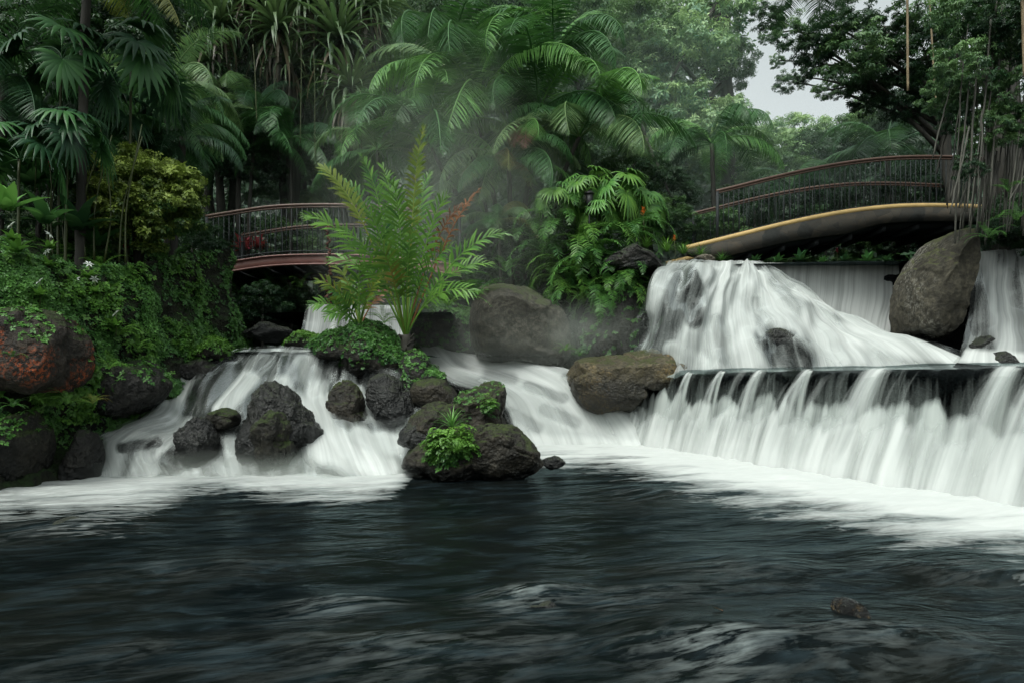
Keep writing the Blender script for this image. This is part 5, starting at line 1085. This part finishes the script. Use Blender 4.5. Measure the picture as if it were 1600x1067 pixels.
for i, (px, py, Y, s, m, k, lab) in enumerate((
    (700, 478, 12.6, 72, 'fern_b', 1, 'broad leaved fern hanging right of the cycad trunk'), (745, 462, 13.6, 62, 'fern', 1, 'fern leaning on the left side of the misty boulder'), (672, 462, 12.4, 62, 'fern', 1, 'fern just behind the cycad trunk'),
    (728, 430, 14.2, 66, 'fern', 0, 'fern in the mist above the boulder shoulder'), (600, 505, 11.0, 44, 'fern_b', 0, 'fern on the mossy mound left of the cycad trunk'), (540, 520, 10.9, 36, 'fern_b', 0, 'low fern on the left of the mossy mound'),
    (625, 560, 10.8, 34, 'moss_bright', 0, 'bright fern below the cycad trunk'), (655, 600, 10.2, 20, 'fern_b', 0, 'tiny fern on the dark slope by the chute'), (790, 425, 15.2, 55, 'fern', 0, 'fern right behind the flat top of the misty boulder'),
    (884, 548, 13.5, 26, 'fern_b', 0, 'small bright fern at the water edge right of the misty boulder'), (905, 556, 13.6, 18, 'fern', 0, 'tiny fern by the golden boulder'), (905, 470, 14.2, 44, 'fern_b', 0, 'bright fern below the hanging sword ferns'),
    (1545, 372, 11.4, 50, 'fern', 0, 'fern above the pointed boulder at the right edge'), (1590, 345, 11.2, 55, 'fern', 0, 'fern at the right edge among the aerial roots'), (1575, 300, 11.2, 40, 'fern', 0, 'fern growing high among the aerial roots'),
    (155, 425, 9.2, 52, 'moss_bright', 0, 'bright fern at the top of the left bank'), (165, 470, 9.0, 46, 'moss_bright', 0, 'bright fern halfway down the left bank'), (185, 525, 8.9, 50, 'moss_bright', 0, 'bright feathery fern right of the lichen boulder'),
    (215, 545, 9.1, 40, 'moss_bright', 0, 'bright fern drooping over the dark overhang'), (170, 575, 8.5, 40, 'moss_bright', 0, 'fern below the feathery fern beside the lichen boulder'), (205, 590, 8.9, 34, 'moss_bright', 0, 'fern nearest the leftmost white chute'),
    (60, 625, 7.6, 34, 'fern_b', 0, 'low fern beneath the lichen boulder'), (105, 630, 7.8, 36, 'moss_bright', 0, 'spreading fern on the ledge under the lichen boulder'), (145, 630, 8.1, 32, 'cycad_y', 0, 'yellow green fern at the end of the ledge under the lichen boulder'), (20, 635, 7.4, 32, 'fern', 0, 'dark fern at the far left edge above the mossy boulder'),
    (90, 480, 8.3, 30, 'fern', 0, 'small fern on top of the lichen boulder'), (20, 560, 7.3, 30, 'fern', 0, 'small dark fern in front of the left end of the lichen boulder'), (330, 430, 12.6, 42, 'fern', 0, 'dark fern on the bank below the left bridge end'), (270, 410, 11.6, 42, 'fern', 0, 'dark fern on the bank under the yellow green bush'),
    (300, 490, 11.9, 36, 'fern_b', 0, 'bright fern low on the bank above the cascade head'), (345, 500, 13.0, 34, 'fern', 0, 'dark fern at the foot of the bank by the stream'), (240, 470, 10.6, 40, 'fern', 0, 'dark fern in the middle of the mossy bank'), (420, 440, 15.8, 40, 'fern', 0, 'fern in shadow under the left bridge'),
    (470, 450, 15.6, 40, 'fern_b', 0, 'lit fern under the left bridge near the rusty strand'))):
    plant('fern', lab, 'fern', (FERN, BIGF)[k][i % (3 if k == 0 else 2)], px, py, Y, s, m, None, i * 1.7)
# leafy plants along the far crest, under the bridge
for i, (px, py, Y, s, m, lab) in enumerate(((1010,388,14.7,34,'fern_b','grassy tuft on the flat topped grey rock'), (1042,394,14.9,34,'fern_b','grassy tuft below the orange flowers at the bridge end'), (1068,398,15.1,30,'moss_bright','grassy tuft touching the end of the ochre pipe'), (1095,400,15.2,26,'fern_b','grassy tuft behind the small tan stone'), (1128,408,15.1,22,'fern','grassy tuft right of the small tan stone'), (985,372,14.9,34,'fern','dark grassy tuft at the left of the flat topped grey rock'))):
    plant('grass_tuft', lab, 'grass tuft', GRASS[i % 2], px, py, Y, s, m, None, i)
for i, px in enumerate((1180, 1215, 1250, 1285, 1320, 1355, 1385)):
    plant('leafy_plant', 'broad leaved plant in shade on the crest of the far waterfall', 'plant', PADDLE[i % 3], px, 409 + (i % 2) * 2, 15.1 + .25 * (i % 3), 17 + 4 * (i % 3), 'palm' if i % 2 else 'palm_dark', 'leafy plants along the far waterfall crest', i * 2.1)
for i, (px, py, Y, s, m, lab) in enumerate(((12, 330, 8.0, 62, 'palm_bright', 'plant with wide pale paddle leaves at the left edge'), (70, 350, 8.8, 66, 'palm', 'ginger plant with paddle leaves behind the white flowers'), (120, 360, 9.4, 70, 'palm_dark', 'dark ginger plant left of the yellow green bush'), (150, 385, 9.8, 60, 'palm', 'ginger plant in front of the yellow green bush'), (45, 290, 9.4, 70, 'palm_dark', 'tall dark ginger plant at the left edge'), (25, 395, 7.9, 34, 'fern_b', 'leafy plant among the white flowers'), (95, 300, 9.8, 70, 'palm_dark', 'tall ginger plant with thin stems left of the bush'))):
    plant('ginger_plant', lab, 'plant', PADDLE[i % 3], px, py, Y, s, m, None, i * 1.9)
# thin green canes of the ginger plants
for i in range(9):
    px = 70 + i * 16 + g.uniform(-4, 4); b = at(px, 388, 9.6); P = np.array([(0, 0, -.2), (g.uniform(-.05, .1), 0, .6), (g.uniform(-.1, .35), 0, g.uniform(1.2, 1.9))])
    tag(obj('cane', MB().tube(crom(P, np.linspace(0, 1, 10)), np.linspace(.014, .008, 10), 6).mesh('cane', M['stem']), None, tuple(b)), 'thin bare green cane standing left of the yellow green bush', 'cane', 'green canes on the left bank')
# white star flowers
def star(n, r, w_, mat):
    mb = MB()
    for i in range(n):
        a = i / n * 2 * math.pi; d = np.array([math.cos(a), math.sin(a), 0]); s = np.array([-d[1], d[0], 0]); mb.add([d * .02 * r, d * r * .5 + s * w_ + [0, 0, .15 * r], d * r + [0, 0, -.05 * r], d * r * .5 - s * w_ + [0, 0, .15 * r]], None, [(0, 1, 2), (0, 2, 3)])
    return mb.mesh('flower', M[mat], False)
STAR = star(6, 1, .17, 'white'); LEAFR = strap_rosette(51, 12, .20, .5, (0, 70), 'fern_b', 5, (.7, 1.0), .1)
for px, py, Y, lab in ((18,352,7.9,'white star flower highest on the left edge of the bank'), (62,440,8.0,'white star flower beside the short grey stake'), (74,394,8.3,'white star flower on a leafy stalk above the mossy stones'), (139,413,8.8,'white star flower above the bright ferns'), (119,438,8.6,'small white star flower left of the bright ferns'), (148,437,8.7,'small white star flower in the bright ferns'), (181,490,8.8,'lowest white star flower on the bank'), (77,367,8.6,'faint white star flower in the shade of the ginger plants')):
    c = at(px, py, Y); root = thing('star_flower', lab, 'flower', tuple(c - [0, 0, .2])); obj('leaves', LEAFR, root, (0, 0, .03), (0, 0, px), .17)
    obj('stem', MB().tube([(0, 0, -.1), (0, .01, .1), (0, 0, .2)], .005, 5).mesh('stem', M['stem']), root); obj('flower', STAR, root, (0, -.01, .2), (R(50), 0, px), .065)
# red and orange flowers
def torch(seed, mat, n=14):
    g = random.Random(seed); mb = MB()
    for i in range(n):
        a = i * 2.4; z = i / n; d = np.array([math.cos(a), math.sin(a), .9]); o = np.array([0, 0, z]); s = np.array([-math.sin(a), math.cos(a), 0]) * .12; L = .42 * (1 - .5 * z)
        mb.add([o, o + d * L * .5 + s, o + d * L, o + d * L * .5 - s], None, [(0, 1, 2), (0, 2, 3)])
    return mb.mesh('flower', M[mat], False)
for px, py, Y, s, m, lab in ((190,305,10.2,.17,'red','red torch flower hanging in front of the yellow green bush'), (195,390,10.1,.13,'red','red flower low on the bank under the yellow green bush'), (78,262,9.2,.10,'red','small red flower in the dark ginger leaves'), (54,232,9.2,.08,'red','tiny red flower at the left edge'), (1005,338,15.0,.2,'orange','orange flower on a stalk right of the fan leaved shrubs'), (1054,378,14.9,.14,'orange','small orange flower at the bridge end'), (1308,396,16.0,.12,'pink','pink flower under the right bridge')):
    c = at(px, py, Y); root = thing('torch_flower', lab, 'flower', tuple(c - [0, 0, .45])); obj('stem', MB().tube([(0, 0, -.2), (.02, 0, .2), (0, 0, .46)], .008, 5).mesh('stem', M['stem']), root); obj('flower', torch(int(px), m), root, (0, 0, .45), (0, 0, 0), s)
TI = strap_rosette(61, 22, .16, .6, (10, 85), 'pink', 6, (.7, 1.0), .12)
for px, py, Y, s, lab in ((382,392,17.6,34,'pink leaved plant seen through the left bridge railing'), (402,388,18.0,28,'smaller pink leaved plant right beside the larger one behind the left bridge railing')):
    plant('ti_plant', lab, 'plant', TI, px, py, Y, s, None, None, px)
# green cushion and grass on the stone island
def cushion(name, label, px, py, Y, rx, rz, ry, n, mat, seed, leaf=.035):
    g = np.random.default_rng(seed); p = g.normal(size=(n, 3)); p /= np.linalg.norm(p, axis=1)[:, None]; p[:, 1] = -np.abs(p[:, 1]) * .9; c = at(px, py, Y)
    s = np.array([rx / F * Y, ry, rz / F * Y]); q = g.uniform(.35, 1.05, (n, 1)) * (1 + .75 * fbm(p * 1.5 + seed * 3, 3))[:, None]; P = p * s * q
    P[:, 2] = np.where(P[:, 2] < 0, P[:, 2] * (.75 + .5 * noise(P * 6)), P[:, 2]); nr = p * [.5, .6, .2] + [0, -.2, .6]
    o = obj(name, leaf_cloud(P, nr, leaf, leaf * .34, 6, .25, seed, .25 + .45 * p[:, 2] + .4 * (q[:, 0] - .5), .6).mesh(name, M[mat], False), None, tuple(c)); return tag(o, label, 'plant')
cushion('cushion_plant', 'bright green cushion plant on the front of the stone island', 702, 698, 8.1, 42, 34, .20, 900, 'fern_b', 3, .042)
cushion('cushion_plant', 'small moss patch on the upright rock of the stone island', 764, 634, 8.75, 18, 20, .10, 160, 'fern_b', 4, .028)
plant('grass_tuft', 'arching grass tuft with orange tips on the stone island', 'grass tuft', GRASS[0], 706, 668, 8.2, 44, 'palm_bright', None, 1)
plant('grass_tuft', 'short grass tuft at the front edge of the stone island cushion', 'grass tuft', GRASS[1], 714, 706, 7.85, 30, 'fern_b', None, 3)
# a fallen orange leaf on the water
c = atl = at(1127, 965, EYE * F / (965 - HZ) * .985); mb = MB().add([(0, 0, .03), (.03, .03, .035), (.075, .0, .03), (.03, -.03, .035), (.06, .045, .03)], None, [(0, 2, 1), (0, 3, 2), (1, 2, 4)])
tag(obj('fallen_leaf', mb.mesh('fallen_leaf', M['brown'], False), None, (c[0], c[1], .03), (R(25), 0, 2), .8), 'curled orange leaf floating in front of the pool', 'leaf')

# ================================================================== MIST
def mist(px, py, Y, rx, rz, ry, dens, soft=1.6):
    V, T = ico(3); s = np.array([rx / F * Y, ry, rz / F * Y]); me = MB().add(V, None, T).mesh('mist', mist_mat('mist_%d' % px, dens, soft))
    o = obj('mist', me, None, tuple(at(px, py, Y)), (0, 0, 0), tuple(s)); tag(o, kind='stuff')
mist(672, 340, 14.2, 230, 340, 1.6, .18, 1.0)
mist(860, 530, 13.9, 230, 80, 1.0, .65, 1.2)
tag(obj('mist', MB().add(ico(3)[0], None, ico(3)[1]).mesh('mist', mist_mat('forest_haze', .030, .45, (.80, .97, .90))), None, (0, 20.5, 6), (0, 0, 0), (17, 4.2, 8)), kind='stuff')
def spray(x, y, z, rx, ry, rz, rot, dens):
    V, T = ico(3); me = MB().add(V, None, T).mesh('mist', mist_mat('spray_%d' % int(abs(x * 100)), dens, 1.0)); tag(obj('mist', me, None, (x, y, z), (0, 0, rot), (rx, ry, rz)), kind='stuff')
m_ = (WA + WB) / 2 + wn * .75; spray(m_[0] + .3, m_[1] - .5, .05, 4.6, .75, .42, math.atan2(wd[1], wd[0]), 1.1)
spray(-3.1, 8.35, .05, 2.3, .55, .34, .05, 1.3)
sc.view_settings.view_transform = 'Standard'; sc.view_settings.look = 'None'; sc.view_settings.exposure = 0; sc.view_settings.gamma = 1
cy = sc.cycles; cy.use_denoising = True; cy.max_bounces = 7; cy.diffuse_bounces = 3; cy.glossy_bounces = 3; cy.transmission_bounces = 3; cy.transparent_max_bounces = 24; cy.volume_bounces = 1
cy.caustics_reflective = False; cy.caustics_refractive = False; cy.volume_max_steps = 64; cy.sample_clamp_indirect = 4
